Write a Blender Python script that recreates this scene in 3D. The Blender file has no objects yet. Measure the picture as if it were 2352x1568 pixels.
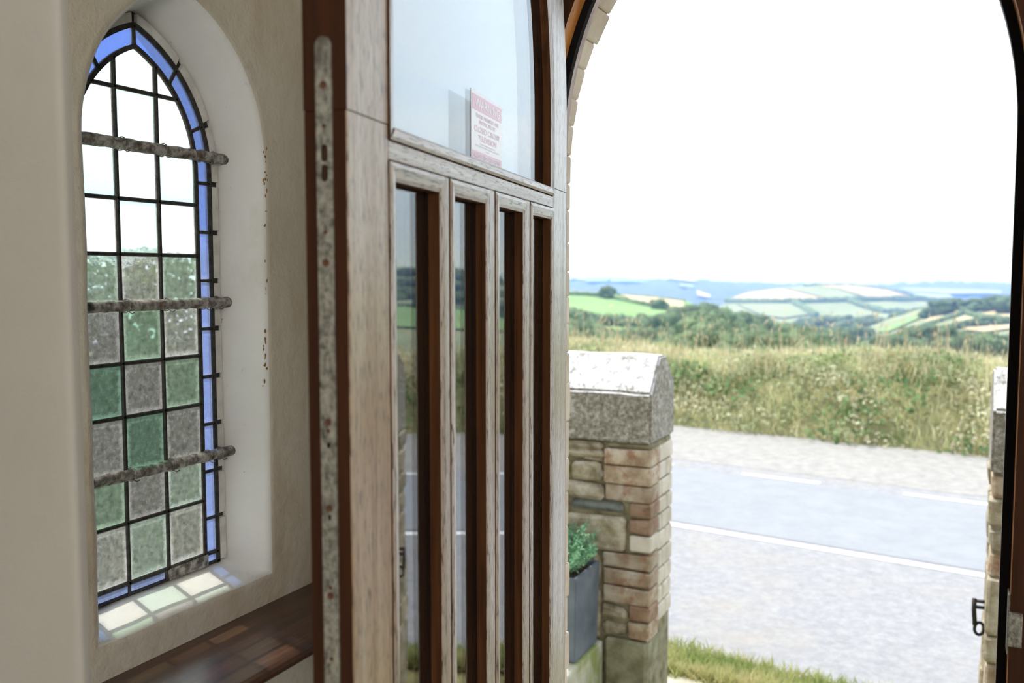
import bpy, bmesh, math, random
import numpy as np
from mathutils import Vector, Matrix, noise

# ------------------------------------------------------------------ camera, sky, sun, lights, exposure
S = bpy.context.scene
COL = S.collection
F, HC = 2100.0, 1.30                       # focal length in pixels of the 2352x1568 frame, eye height
YAW, PITCH = math.radians(26.0), math.atan(154 / 2100)
cd = bpy.data.cameras.new('camera')
cam = bpy.data.objects.new('camera', cd); COL.objects.link(cam)
cam.location = (0, 0, HC)
cam.rotation_euler = (math.pi / 2 - PITCH, 0, YAW)
cd.sensor_width = 36; cd.lens = 36 * F / 2352
cd.clip_start = 0.02; cd.clip_end = 30000
cd.dof.use_dof = True; cd.dof.focus_distance = 1.9; cd.dof.aperture_fstop = 4.0
S.camera = cam
S.view_settings.view_transform = 'Standard'; S.view_settings.look = 'None'
S.view_settings.gamma = 1; S.view_settings.use_curve_mapping = False
S.view_settings.exposure = 0.0
S.cycles.transparent_max_bounces = 24
S.cycles.max_bounces = 10
S.cycles.diffuse_bounces = 5
S.cycles.volume_bounces = 3
S.cycles.caustics_reflective = False; S.cycles.caustics_refractive = True

W = bpy.data.worlds.new('sky'); S.world = W; W.use_nodes = True
nt = W.node_tree; nt.nodes.clear()
def nd(t, kind, **kw):
    n = t.nodes.new(kind)
    for k, v in kw.items():
        if k in n.inputs.keys(): n.inputs[k].default_value = v
        else: setattr(n, k, v)
    return n
def ramp(t, stops, interp='LINEAR'):
    r = t.nodes.new('ShaderNodeValToRGB'); r.color_ramp.interpolation = interp
    e = r.color_ramp.elements
    while len(e) < len(stops): e.new(0.5)
    for q, (p, c) in zip(e, stops): q.position = p; q.color = (*c, 1) if len(c) == 3 else c
    return r
tc = nd(nt, 'ShaderNodeTexCoord'); sx = nd(nt, 'ShaderNodeSeparateXYZ'); nt.links.new(tc.outputs['Generated'], sx.inputs[0])
gr = ramp(nt, [(0.0, (0.49, 0.58, 0.70)), (0.03, (0.52, 0.62, 0.77)), (0.16, (0.72, 0.85, 1.0)), (0.45, (0.80, 0.90, 1.0)), (1.0, (0.68, 0.82, 1.0))])
nt.links.new(sx.outputs['Z'], gr.inputs[0])
mp = nd(nt, 'ShaderNodeMapping'); mp.inputs['Scale'].default_value = (1.2, 1.2, 5); nt.links.new(tc.outputs['Generated'], mp.inputs[0])
nz = nd(nt, 'ShaderNodeTexNoise', Scale=2.2, Detail=5.0); nt.links.new(mp.outputs[0], nz.inputs[0])
cr = ramp(nt, [(0.40, (0, 0, 0)), (0.68, (1, 1, 1))]); nt.links.new(nz.outputs[0], cr.inputs[0])
mx = nd(nt, 'ShaderNodeMix', data_type='RGBA'); nt.links.new(cr.outputs[0], mx.inputs[0]); nt.links.new(gr.outputs[0], mx.inputs[6])
cl = nd(nt, 'ShaderNodeMix', data_type='RGBA'); cl.inputs[0].default_value = 0.5
nt.links.new(gr.outputs[0], cl.inputs[6]); cl.inputs[7].default_value = (0.98, 0.99, 1.0, 1); nt.links.new(cl.outputs[2], mx.inputs[7])
bg = nd(nt, 'ShaderNodeBackground', Strength=2.1); nt.links.new(mx.outputs[2], bg.inputs[0])
wo = nd(nt, 'ShaderNodeOutputWorld'); nt.links.new(bg.outputs[0], wo.inputs[0])

SUN = Vector((0.46, -0.12, -0.90)).normalized()            # the way the sunlight travels
sl = bpy.data.lights.new('sun', 'SUN'); sl.energy = 4.4; sl.angle = math.radians(0.8); sl.color = (1, 0.95, 0.86)
so = bpy.data.objects.new('sun', sl); COL.objects.link(so); so.rotation_euler = SUN.to_track_quat('-Z', 'Y').to_euler()

def area(name, loc, target, sx_, sy_, e, col=(1, 1, 1)):
    l = bpy.data.lights.new(name, 'AREA'); l.shape = 'RECTANGLE'; l.size = sx_; l.size_y = sy_; l.energy = e; l.color = col
    o = bpy.data.objects.new(name, l); COL.objects.link(o); o.location = loc
    o.rotation_euler = (Vector(target) - Vector(loc)).to_track_quat('-Z', 'Y').to_euler()
# added fill lights behind the camera that brighten the interior; no windows modelled there
area('nave_fill_light', (-1.0, -4.6, 2.0), (-1.2, 1.5, 1.2), 2.6, 1.8, 30, (1.0, 0.98, 0.96))
area('nave_side_fill_light', (2.05, -2.3, 1.75), (-1.4, 1.5, 1.1), 1.2, 1.7, 104, (1.0, 0.975, 0.945))
# added fill from the right for door face and window wall; no window there
area('porch_fill_light', (2.05, 1.2, 1.5), (-1.5, 1.1, 1.2), 0.7, 1.3, 13, (0.97, 0.98, 1.0))

# ------------------------------------------------------------------ pixel helpers
_f = Vector((-math.sin(YAW) * math.cos(PITCH), math.cos(YAW) * math.cos(PITCH), -math.sin(PITCH)))
_r = Vector((math.cos(YAW), math.sin(YAW), 0)); _u = _r.cross(_f); CAM = Vector((0, 0, HC))
def ray(px, py): return _f + _r * ((px - 1176) / F) - _u * ((py - 784) / F)
def hX(px, py, X): d = ray(px, py); return CAM + d * (X / d.x)
def hY(px, py, Y): d = ray(px, py); return CAM + d * (Y / d.y)
def hZ(px, py, Z): d = ray(px, py); return CAM + d * ((Z - HC) / d.z)
def at(px, py, D): return CAM + ray(px, py) * D

# ------------------------------------------------------------------ object helpers
def tag(o, label=None, cat=None, group=None, kind=None):
    if label: o['label'] = label
    if cat: o['category'] = cat
    if group: o['group'] = group
    if kind: o['kind'] = kind
    return o
def empty(name, loc=(0, 0, 0), rz=0, **kw):
    o = bpy.data.objects.new(name, None); COL.objects.link(o); o.location = loc; o.rotation_euler = (0, 0, rz)
    o.empty_display_size = 0.1
    return tag(o, **kw)
def link(name, me, mats, parent=None, smooth=False, **kw):
    for m in (mats if isinstance(mats, (list, tuple)) else [mats]):
        if m and m.name not in [x.name for x in me.materials if x]: me.materials.append(m)
    if smooth:
        me.polygons.foreach_set('use_smooth', [True] * len(me.polygons))
    o = bpy.data.objects.new(name, me); COL.objects.link(o)
    if parent: o.parent = parent
    return tag(o, **kw)
def mesh(name, V, Fc, fix=True):
    me = bpy.data.meshes.new(name); me.from_pydata([tuple(v) for v in V], [], Fc)
    if fix:
        bm = bmesh.new(); bm.from_mesh(me); bmesh.ops.recalc_face_normals(bm, faces=bm.faces); bm.to_mesh(me); bm.free()
    me.update(); return me
def from_bm(name, bm):
    bmesh.ops.recalc_face_normals(bm, faces=bm.faces)
    me = bpy.data.meshes.new(name); bm.to_mesh(me); bm.free(); return me
def box_me(name, a, b, bev=0.0, jit=0.0, seed=0, segs=1):
    """bevelled (optionally uneven) box between two corners"""
    bm = bmesh.new(); bmesh.ops.create_cube(bm, size=1)
    a, b = Vector(a), Vector(b); c = (a + b) / 2; d = b - a
    for v in bm.verts: v.co = Vector((c.x + v.co.x * d.x, c.y + v.co.y * d.y, c.z + v.co.z * d.z))
    rnd = random.Random(seed)
    if jit:
        for v in bm.verts: v.co += Vector([rnd.uniform(-jit, jit) for _ in range(3)])
    if bev: bmesh.ops.bevel(bm, geom=list(bm.edges), offset=bev, segments=segs, profile=0.6, affect='EDGES')
    if jit:
        for v in bm.verts: v.co += Vector([rnd.uniform(-jit, jit) * 0.35 for _ in range(3)])
    return from_bm(name, bm)
def band_me(name, inner, outer, d0, d1, put, closed=False, d0o=None):
    """solid strip between two outlines (same number of points), from depth d0 to d1; put(u,v,d)->xyz"""
    n = len(inner); V = []; Fc = []
    d0o = d0 if d0o is None else d0o
    for i in range(n):
        V += [put(*inner[i], d0), put(*outer[i], d0o), put(*outer[i], d1), put(*inner[i], d1)]
    for i in range(n if closed else n - 1):
        a, b = 4 * i, 4 * ((i + 1) % n)
        for k in range(4):
            Fc.append((a + k, a + (k + 1) % 4, b + (k + 1) % 4, b + k))
    if not closed: Fc += [(0, 3, 2, 1), (4 * n - 4, 4 * n - 3, 4 * n - 2, 4 * n - 1)]
    return mesh(name, V, Fc)
def tube_me(name, pts, r, n=8, caps=True):
    V = []; Fc = []; P = [Vector(p) for p in pts]; rs = r if isinstance(r, (list, tuple)) else [r] * len(P)
    for i, p in enumerate(P):
        t = (P[min(i + 1, len(P) - 1)] - P[max(i - 1, 0)]).normalized()
        s = t.orthogonal().normalized() if i == 0 else (s - t * s.dot(t)).normalized()
        q = t.cross(s)
        for k in range(n):
            a = 2 * math.pi * k / n; V.append(p + (s * math.cos(a) + q * math.sin(a)) * rs[i])
    for i in range(len(P) - 1):
        for k in range(n): Fc.append((i * n + k, i * n + (k + 1) % n, (i + 1) * n + (k + 1) % n, (i + 1) * n + k))
    if caps: Fc += [tuple(range(n)), tuple(range((len(P) - 1) * n, len(P) * n))]
    return mesh(name, V, Fc)
def arch(xl, xr, z0, zs, R, n=14, nz=2):
    """pointed arch outline from the lower left, over the apex, to the lower right"""
    L = [(xl, z0 + (zs - z0) * i / nz) for i in range(nz)]
    xm = (xl + xr) / 2; a1 = math.acos(max(-1, min(1, (xl + R - xm) / R)))
    L += [(xl + R - R * math.cos(a1 * i / n), zs + R * math.sin(a1 * i / n)) for i in range(n + 1)]
    return L + [(xl + xr - x, z) for x, z in L[-2::-1]]

# ------------------------------------------------------------------ materials
def pm(name, stops, scale=(1, 1, 1), nscale=4.0, detail=6.0, rough=0.7, bump=0.0, bscale=None, bdist=0.01, spec=0.5, metal=0.0,
       rnd=0.0, stain=None, nrough=0.6, coat=0.0, island=0.0):
    m = bpy.data.materials.new(name); m.use_nodes = True; t = m.node_tree; P = t.nodes['Principled BSDF']; L = t.links.new
    c = nd(t, 'ShaderNodeTexCoord'); mpn = nd(t, 'ShaderNodeMapping'); mpn.inputs['Scale'].default_value = scale
    L(c.outputs['Object'], mpn.inputs[0])
    n1 = nd(t, 'ShaderNodeTexNoise', Scale=nscale, Detail=detail, Roughness=nrough); L(mpn.outputs[0], n1.inputs[0])
    r1 = ramp(t, stops); L(n1.outputs[0], r1.inputs[0]); out = r1.outputs[0]
    if rnd or island:
        src = nd(t, 'ShaderNodeNewGeometry').outputs['Random Per Island'] if island else nd(t, 'ShaderNodeObjectInfo').outputs['Random']
        k = island or rnd
        mr = nd(t, 'ShaderNodeMapRange'); mr.inputs[3].default_value = 1 - k; mr.inputs[4].default_value = 1 + k; L(src, mr.inputs[0])
        hs = nd(t, 'ShaderNodeHueSaturation'); L(mr.outputs[0], hs.inputs['Value']); L(out, hs.inputs['Color']); out = hs.outputs[0]
    for st in (stain or []):       # (colour, scale vec, noise scale, lo, hi, amount)
        mq = nd(t, 'ShaderNodeMapping'); mq.inputs['Scale'].default_value = st[1]; L(c.outputs['Object'], mq.inputs[0])
        n2 = nd(t, 'ShaderNodeTexNoise', Scale=st[2], Detail=5.0, Roughness=0.62); L(mq.outputs[0], n2.inputs[0])
        r2 = ramp(t, [(st[3], (0, 0, 0)), (st[4], (st[5],) * 3)]); L(n2.outputs[0], r2.inputs[0])
        x = nd(t, 'ShaderNodeMix', data_type='RGBA'); L(r2.outputs[0], x.inputs[0]); L(out, x.inputs[6]); x.inputs[7].default_value = (*st[0], 1)
        out = x.outputs[2]
    L(out, P.inputs['Base Color'])
    P.inputs['Roughness'].default_value = rough; P.inputs['Metallic'].default_value = metal
    P.inputs['Specular IOR Level'].default_value = spec; P.inputs['Coat Weight'].default_value = coat
    if bump:
        nb = n1
        if bscale:
            nb = nd(t, 'ShaderNodeTexNoise', Scale=bscale, Detail=5.0, Roughness=0.6); L(mpn.outputs[0], nb.inputs[0])
        b = nd(t, 'ShaderNodeBump', Strength=bump, Distance=bdist); L(nb.outputs[0], b.inputs['Height']); L(b.outputs[0], P.inputs['Normal'])
    return m
def g(h):                                   # sRGB 0-255 -> linear
    return tuple(((c / 255 + 0.055) / 1.055) ** 2.4 if c > 10 else c / 3294 for c in h)
M = {}
M['plaster'] = pm('plaster', [(0.3, g((214, 205, 186))), (0.6, g((226, 219, 203)))], nscale=2.5, rough=0.85, bump=0.7, bscale=26, bdist=0.008, spec=0.25,
                  stain=[(g((182, 150, 102)), (1, 1, 0.4), 4.0, 0.50, 0.76, 0.6), (g((150, 116, 70)), (1, 1, 1), 11, 0.66, 0.78, 0.35)])
M['plaster_cool'] = pm('plaster_cool', [(0.3, g((206, 201, 192))), (0.6, g((216, 212, 204)))], nscale=1.5, rough=0.9, bump=0.35, bscale=60, bdist=0.003, spec=0.2,
                  stain=[(g((186, 160, 122)), (1, 1, 0.7), 2.0, 0.58, 0.85, 0.3)])
M['reveal'] = pm('reveal_paint', [(0.3, g((232, 230, 226))), (0.6, g((242, 241, 238)))], nscale=3, rough=0.8, bump=0.6, bscale=22, bdist=0.006, spec=0.3,
                  stain=[(g((196, 184, 158)), (1, 1, 0.6), 5, 0.58, 0.78, 0.35), (g((92, 86, 72)), (1, 1, 1), 42, 0.67, 0.73, 0.5)])
def oak(name, gscale, greyer):
    m = bpy.data.materials.new(name); m.use_nodes = True; t = m.node_tree; P = t.nodes['Principled BSDF']; L = t.links.new
    c = nd(t, 'ShaderNodeTexCoord')
    def nz_(sc, ns, det, dist=0.0):
        q = nd(t, 'ShaderNodeMapping'); q.inputs['Scale'].default_value = sc; L(c.outputs['Object'], q.inputs[0])
        n = nd(t, 'ShaderNodeTexNoise', Scale=ns, Detail=det, Roughness=0.65, Distortion=dist); L(q.outputs[0], n.inputs[0]); return n
    k = lambda a, b: tuple(a if x == 0 else b for x in gscale)
    broad = nz_(k(26, 1.6), 1.0, 4.0, 0.4); fine = nz_(k(480, 34), 1.0, 3.0); fib = nz_(k(120, 2.0), 1.0, 5.0, 0.3)
    rb = ramp(t, [(0.34, g((156, 128, 98))), (0.50, g((174, 154, 130))), (0.66, g((192, 184, 174)))] if not greyer else
              [(0.34, g((166, 152, 136))), (0.5, g((184, 177, 170))), (0.66, g((200, 198, 198)))])
    L(broad.outputs[0], rb.inputs[0])
    rf = ramp(t, [(0.38, g((96, 76, 58))), (0.455, (1, 1, 1))]); L(fine.outputs[0], rf.inputs[0])
    rg = ramp(t, [(0.35, g((206, 186, 166))), (0.6, (1, 1, 1))]); L(fib.outputs[0], rg.inputs[0])
    a = nd(t, 'ShaderNodeMix', data_type='RGBA', blend_type='MULTIPLY'); a.inputs[0].default_value = 1.0; L(rb.outputs[0], a.inputs[6]); L(rf.outputs[0], a.inputs[7])
    b = nd(t, 'ShaderNodeMix', data_type='RGBA', blend_type='MULTIPLY'); b.inputs[0].default_value = 0.9; L(a.outputs[2], b.inputs[6]); L(rg.outputs[0], b.inputs[7])
    L(b.outputs[2], P.inputs['Base Color']); P.inputs['Roughness'].default_value = 0.45; P.inputs['Specular IOR Level'].default_value = 0.5
    P.inputs['Coat Weight'].default_value = 0.85; P.inputs['Coat Roughness'].default_value = 0.30
    bp = nd(t, 'ShaderNodeBump', Strength=0.5, Distance=0.002); L(rf.outputs[0], bp.inputs['Height']); L(bp.outputs[0], P.inputs['Normal'])
    return m
M['oak_v'] = oak('weathered_oak_upright', (0, 0, 1), False)
M['oak_vg'] = oak('weathered_oak_slim', (0, 0, 1), True)
M['oak_h'] = oak('weathered_oak_level', (1, 0, 0), True)
M['brown'] = pm('dark_stained_oak', [(0.3, g((62, 38, 22))), (0.65, g((98, 62, 36)))], scale=(60, 60, 3), nscale=1.5, rough=0.8, spec=0.1, bump=0.3, bdist=0.002)
M['edge'] = pm('red_brown_stained_oak', [(0.3, g((50, 27, 13))), (0.65, g((68, 38, 20)))], scale=(40, 40, 2), nscale=1.5, spec=0.15, rough=0.7, bump=0.2, bdist=0.001)
M['golden'] = pm('golden_varnished_oak', [(0.3, g((150, 92, 40))), (0.65, g((190, 126, 62)))], scale=(30, 30, 3), nscale=1.5, rough=0.35)
M['frame_grey'] = pm('weathered_frame_oak', [(0.3, g((140, 122, 118))), (0.65, g((184, 168, 164)))], scale=(40, 40, 3), nscale=1.5, rough=0.6)
M['black'] = pm('black_seal', [(0.3, (0.006, 0.005, 0.005)), (0.7, (0.012, 0.010, 0.011))], rough=0.8, spec=0.08)
M['bench'] = pm('mahogany_varnish', [(0.3, g((52, 31, 22))), (0.55, g((80, 50, 36))), (0.75, g((102, 72, 54)))], scale=(45, 2.2, 45), nscale=1.3, rough=0.28, bump=0.15, bdist=0.002, spec=0.6,
                stain=[(g((196, 180, 160)), (60, 3, 60), 3, 0.70, 0.74, 0.7)])
M['zinc'] = pm('worn_zinc', [(0.32, g((74, 72, 66))), (0.5, g((136, 134, 123))), (0.7, g((168, 165, 152)))], scale=(1, 1, 0.7), nscale=160, rough=0.5, metal=0.2, bump=0.2, bdist=0.0006,
               stain=[(g((70, 62, 54)), (1, 1, 0.5), 22, 0.56, 0.66, 0.7)])
M['rust'] = pm('rusted_screw', [(0.3, g((62, 34, 22))), (0.7, g((108, 70, 48)))], nscale=200, rough=0.8)
M['iron'] = pm('flaking_iron', [(0.3, g((50, 44, 40))), (0.46, g((120, 114, 108))), (0.62, g((186, 183, 177)))], scale=(1, 1, 1), nscale=55, rough=0.75, bump=0.8, bdist=0.003,
               stain=[(g((92, 58, 38)), (1, 1, 1), 24, 0.58, 0.68, 0.7)])
M['lead'] = pm('lead_came', [(0.3, g((34, 32, 31))), (0.7, g((76, 74, 70)))], nscale=70, rough=0.6, metal=0.3, bump=0.4, bdist=0.001)
M['putty'] = pm('white_putty', [(0.3, g((206, 202, 192))), (0.7, g((236, 234, 228)))], nscale=30, rough=0.85, bump=0.4, bdist=0.002)
M['pstone'] = pm('pale_arch_stone', [(0.3, g((176, 160, 140))), (0.65, g((204, 192, 174)))], nscale=9, rough=0.9, bump=0.5, bscale=60, bdist=0.004, rnd=0.08)
M['granite'] = pm('lichened_granite', [(0.34, g((104, 97, 83))), (0.5, g((140, 133, 120))), (0.64, g((172, 168, 160)))], nscale=60, detail=8, rough=0.9, bump=0.8, bscale=70, bdist=0.006,
                  stain=[(g((196, 194, 188)), (1, 1, 1), 14, 0.58, 0.66, 0.6), (g((120, 112, 88)), (1, 1, 1), 9, 0.62, 0.7, 0.35)])
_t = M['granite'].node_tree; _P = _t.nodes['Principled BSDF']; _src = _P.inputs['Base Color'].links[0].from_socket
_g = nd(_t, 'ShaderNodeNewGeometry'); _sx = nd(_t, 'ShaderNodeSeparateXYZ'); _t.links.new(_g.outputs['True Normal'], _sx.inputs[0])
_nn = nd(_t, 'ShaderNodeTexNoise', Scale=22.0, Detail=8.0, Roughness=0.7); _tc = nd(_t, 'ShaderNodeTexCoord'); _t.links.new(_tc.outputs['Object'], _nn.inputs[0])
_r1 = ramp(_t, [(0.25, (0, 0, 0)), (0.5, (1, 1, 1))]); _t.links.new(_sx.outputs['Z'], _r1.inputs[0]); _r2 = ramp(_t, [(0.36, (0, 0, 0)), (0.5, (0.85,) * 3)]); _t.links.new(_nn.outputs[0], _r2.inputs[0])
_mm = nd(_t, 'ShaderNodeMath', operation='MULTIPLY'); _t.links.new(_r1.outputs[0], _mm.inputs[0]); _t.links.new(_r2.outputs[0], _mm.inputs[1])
_mx = nd(_t, 'ShaderNodeMix', data_type='RGBA'); _t.links.new(_mm.outputs[0], _mx.inputs[0]); _t.links.new(_src, _mx.inputs[6]); _mx.inputs[7].default_value = (*g((226, 226, 228)), 1)   # white on upward faces: lichen, plus sunlit brightness put into the colour
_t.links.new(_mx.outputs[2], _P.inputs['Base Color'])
M['rubble'] = pm('rubble_stone', [(0.32, g((108, 96, 76))), (0.5, g((158, 146, 124))), (0.68, g((186, 178, 162)))], nscale=14, rough=0.9, bump=0.8, bscale=50, bdist=0.006, rnd=0.16,
                 stain=[(g((112, 104, 48)), (1, 1, 1), 8, 0.57, 0.7, 0.6)])
M['slate'] = pm('blue_slate', [(0.32, g((78, 82, 80))), (0.65, g((128, 130, 124)))], nscale=14, rough=0.8, bump=0.5, bdist=0.004)
M['brick'] = pm('worn_brick', [(0.34, g((134, 112, 88))), (0.5, g((168, 150, 128))), (0.66, g((190, 178, 162)))], nscale=9, rough=0.9, bump=0.7, bscale=60, bdist=0.005, rnd=0.14,
                stain=[(g((136, 86, 54)), (1, 1, 1), 13, 0.52, 0.64, 0.7), (g((112, 102, 46)), (1, 1, 1), 12, 0.62, 0.72, 0.5)])
M['rustbrick'] = pm('rust_brick', [(0.34, g((120, 92, 70))), (0.6, g((152, 126, 104)))], nscale=16, rough=0.9, bump=0.7, bscale=60, bdist=0.005, rnd=0.12)
M['palebrick'] = pm('pale_brick', [(0.34, g((186, 174, 154))), (0.62, g((208, 199, 184)))], nscale=10, rough=0.9, bump=0.4, bscale=60, bdist=0.004, rnd=0.07)
M['mortar'] = pm('old_mortar', [(0.3, g((92, 86, 56))), (0.6, g((150, 142, 116)))], nscale=16, rough=0.95, bump=0.6, bdist=0.006)
M['concrete'] = pm('mossy_concrete', [(0.3, g((168, 162, 140))), (0.65, g((206, 202, 188)))], nscale=7, rough=0.9, bump=0.5, bscale=60, bdist=0.004,
                   stain=[(g((128, 140, 66)), (1, 1, 0.7), 5, 0.50, 0.66, 0.85)])
M['base'] = pm('mossy_base_stone', [(0.3, g((96, 90, 60))), (0.65, g((156, 152, 128)))], nscale=9, rough=0.9, bump=0.6, bscale=50, bdist=0.006)
M['planter'] = pm('grey_planter', [(0.3, g((84, 92, 104))), (0.65, g((112, 120, 130)))], nscale=8, rough=0.55, bump=0.2, bscale=80, bdist=0.002)
M['soil'] = pm('soil', [(0.3, g((46, 36, 28))), (0.7, g((76, 60, 46)))], nscale=40, rough=1, bump=1)
M['plant'] = pm('blue_green_leaf', [(0.3, g((84, 138, 104))), (0.7, g((150, 192, 150)))], nscale=9, rough=0.6, island=0.35)
M['asphalt'] = pm('dusty_asphalt', [(0.3, g((126, 126, 129))), (0.5, g((146, 145, 147))), (0.7, g((166, 164, 162)))], nscale=14, detail=10, nrough=0.8, rough=0.9, bump=0.4, bscale=60, bdist=0.01,
                  stain=[(g((160, 150, 136)), (1, 1, 1), 1.2, 0.5, 0.75, 0.5)])
M['gravel'] = pm('pale_gravel', [(0.3, g((132, 129, 125))), (0.5, g((156, 152, 148))), (0.7, g((176, 171, 164)))], nscale=8, detail=10, nrough=0.8, rough=0.95, bump=0.5, bdist=0.02)
M['lane'] = pm('worn_lane', [(0.3, g((134, 136, 141))), (0.7, g((150, 151, 155)))], scale=(1, 1, 1), nscale=5, detail=9, nrough=0.75, rough=0.8)
M['white'] = pm('road_paint', [(0.3, g((236, 236, 234))), (0.7, g((246, 246, 244)))], nscale=8, rough=0.6)
M['verge'] = pm('verge_earth', [(0.3, g((112, 110, 68))), (0.65, g((156, 148, 102)))], nscale=6, rough=1, bump=0.6, bdist=0.02)
def leafmat(name, stops, island=0.3, ns=2.0, trans=0.4):
    m = pm(name, stops, nscale=ns, rough=0.7, island=island, spec=0.2)
    t = m.node_tree; P = t.nodes['Principled BSDF']; src = P.inputs['Base Color'].links[0].from_socket
    tr = nd(t, 'ShaderNodeBsdfTranslucent'); t.links.new(src, tr.inputs[0])
    ms = nd(t, 'ShaderNodeMixShader'); ms.inputs[0].default_value = trans
    t.links.new(P.outputs[0], ms.inputs[1]); t.links.new(tr.outputs[0], ms.inputs[2])
    t.links.new(ms.outputs[0], t.nodes['Material Output'].inputs[0]); return m
M['hleaf'] = leafmat('hedge_leaf', [(0.36, g((126, 150, 100))), (0.5, g((186, 188, 150))), (0.62, g((224, 216, 188)))], 0.35, 1.1)
M['dry'] = leafmat('dry_grass', [(0.38, g((192, 180, 136))), (0.5, g((228, 218, 182))), (0.62, g((216, 216, 160)))], 0.3, 1.3)
M['seed'] = leafmat('brown_seed_head', [(0.32, g((180, 158, 128))), (0.7, g((206, 188, 154)))], 0.25)
M['garden'] = leafmat('garden_hedge_leaf', [(0.32, g((54, 74, 40))), (0.6, g((96, 112, 66)))], 0.35)
M['tree'] = leafmat('tree_leaf', [(0.32, g((84, 104, 74))), (0.65, g((126, 144, 100)))], 0.3, 0.3, 0.15)
M['bark'] = pm('bark', [(0.3, g((70, 56, 44))), (0.7, g((104, 88, 70)))], rough=1)
M['bankearth'] = pm('bank_earth', [(0.3, g((104, 110, 68))), (0.65, g((156, 148, 106)))], nscale=3, rough=1)
M['hill'] = pm('pasture_hill', [(0.3, g((120, 140, 84))), (0.65, g((158, 170, 112)))], nscale=0.02, rough=1)
M['farwood'] = pm('far_woodland', [(0.35, g((58, 70, 58))), (0.65, g((86, 98, 80)))], nscale=0.03, rough=1)
M['straw'] = pm('straw_field', [(0.3, g((186, 164, 126))), (0.65, g((198, 180, 144)))], nscale=0.05, rough=1)
M['stubble'] = pm('pale_stubble_field', [(0.3, g((176, 150, 124))), (0.65, g((186, 164, 138)))], nscale=0.02, rough=1)
M['green'] = pm('green_field', [(0.3, g((112, 146, 84))), (0.65, g((132, 162, 100)))], nscale=0.05, rough=1)
M['sage'] = pm('sage_field', [(0.3, g((122, 132, 100))), (0.65, g((142, 150, 116)))], nscale=0.02, rough=1)

def glass_mat(name, tint, ior=1.5, rough=0.0):
    m = bpy.data.materials.new(name); m.use_nodes = True; t = m.node_tree; t.nodes.clear(); L = t.links.new
    o = nd(t, 'ShaderNodeOutputMaterial'); fr = nd(t, 'ShaderNodeFresnel', IOR=ior)
    tr = nd(t, 'ShaderNodeBsdfTransparent'); tr.inputs[0].default_value = (*tint, 1)
    gl = nd(t, 'ShaderNodeBsdfGlossy'); gl.inputs['Roughness'].default_value = rough; gl.inputs['Color'].default_value = (0.96, 0.98, 1, 1)
    # the same Fresnel whichever side of the pane is hit
    geo = nd(t, 'ShaderNodeNewGeometry'); dt = nd(t, 'ShaderNodeVectorMath', operation='DOT_PRODUCT'); L(geo.outputs['Incoming'], dt.inputs[0]); L(geo.outputs['Normal'], dt.inputs[1])
    ab = nd(t, 'ShaderNodeMath', operation='ABSOLUTE'); L(dt.outputs['Value'], ab.inputs[0])
    s1 = nd(t, 'ShaderNodeMath', operation='SUBTRACT'); s1.inputs[0].default_value = 1; L(ab.outputs[0], s1.inputs[1])
    pw = nd(t, 'ShaderNodeMath', operation='POWER'); L(s1.outputs[0], pw.inputs[0]); pw.inputs[1].default_value = 5
    r0 = ((ior - 1) / (ior + 1)) ** 2
    ma = nd(t, 'ShaderNodeMath', operation='MULTIPLY_ADD'); L(pw.outputs[0], ma.inputs[0]); ma.inputs[1].default_value = 1 - r0; ma.inputs[2].default_value = r0
    t.nodes.remove(fr)
    ms = nd(t, 'ShaderNodeMixShader'); L(ma.outputs[0], ms.inputs[0]); L(tr.outputs[0], ms.inputs[1]); L(gl.outputs[0], ms.inputs[2]); L(ms.outputs[0], o.inputs[0])
    return m
M['door_glass'] = glass_mat('outer_door_glass', (0.97, 0.98, 0.98), 1.85)
M['door_glass_in'] = glass_mat('tinted_inner_door_glass', (0.42, 0.44, 0.45), 2.2)
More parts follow.
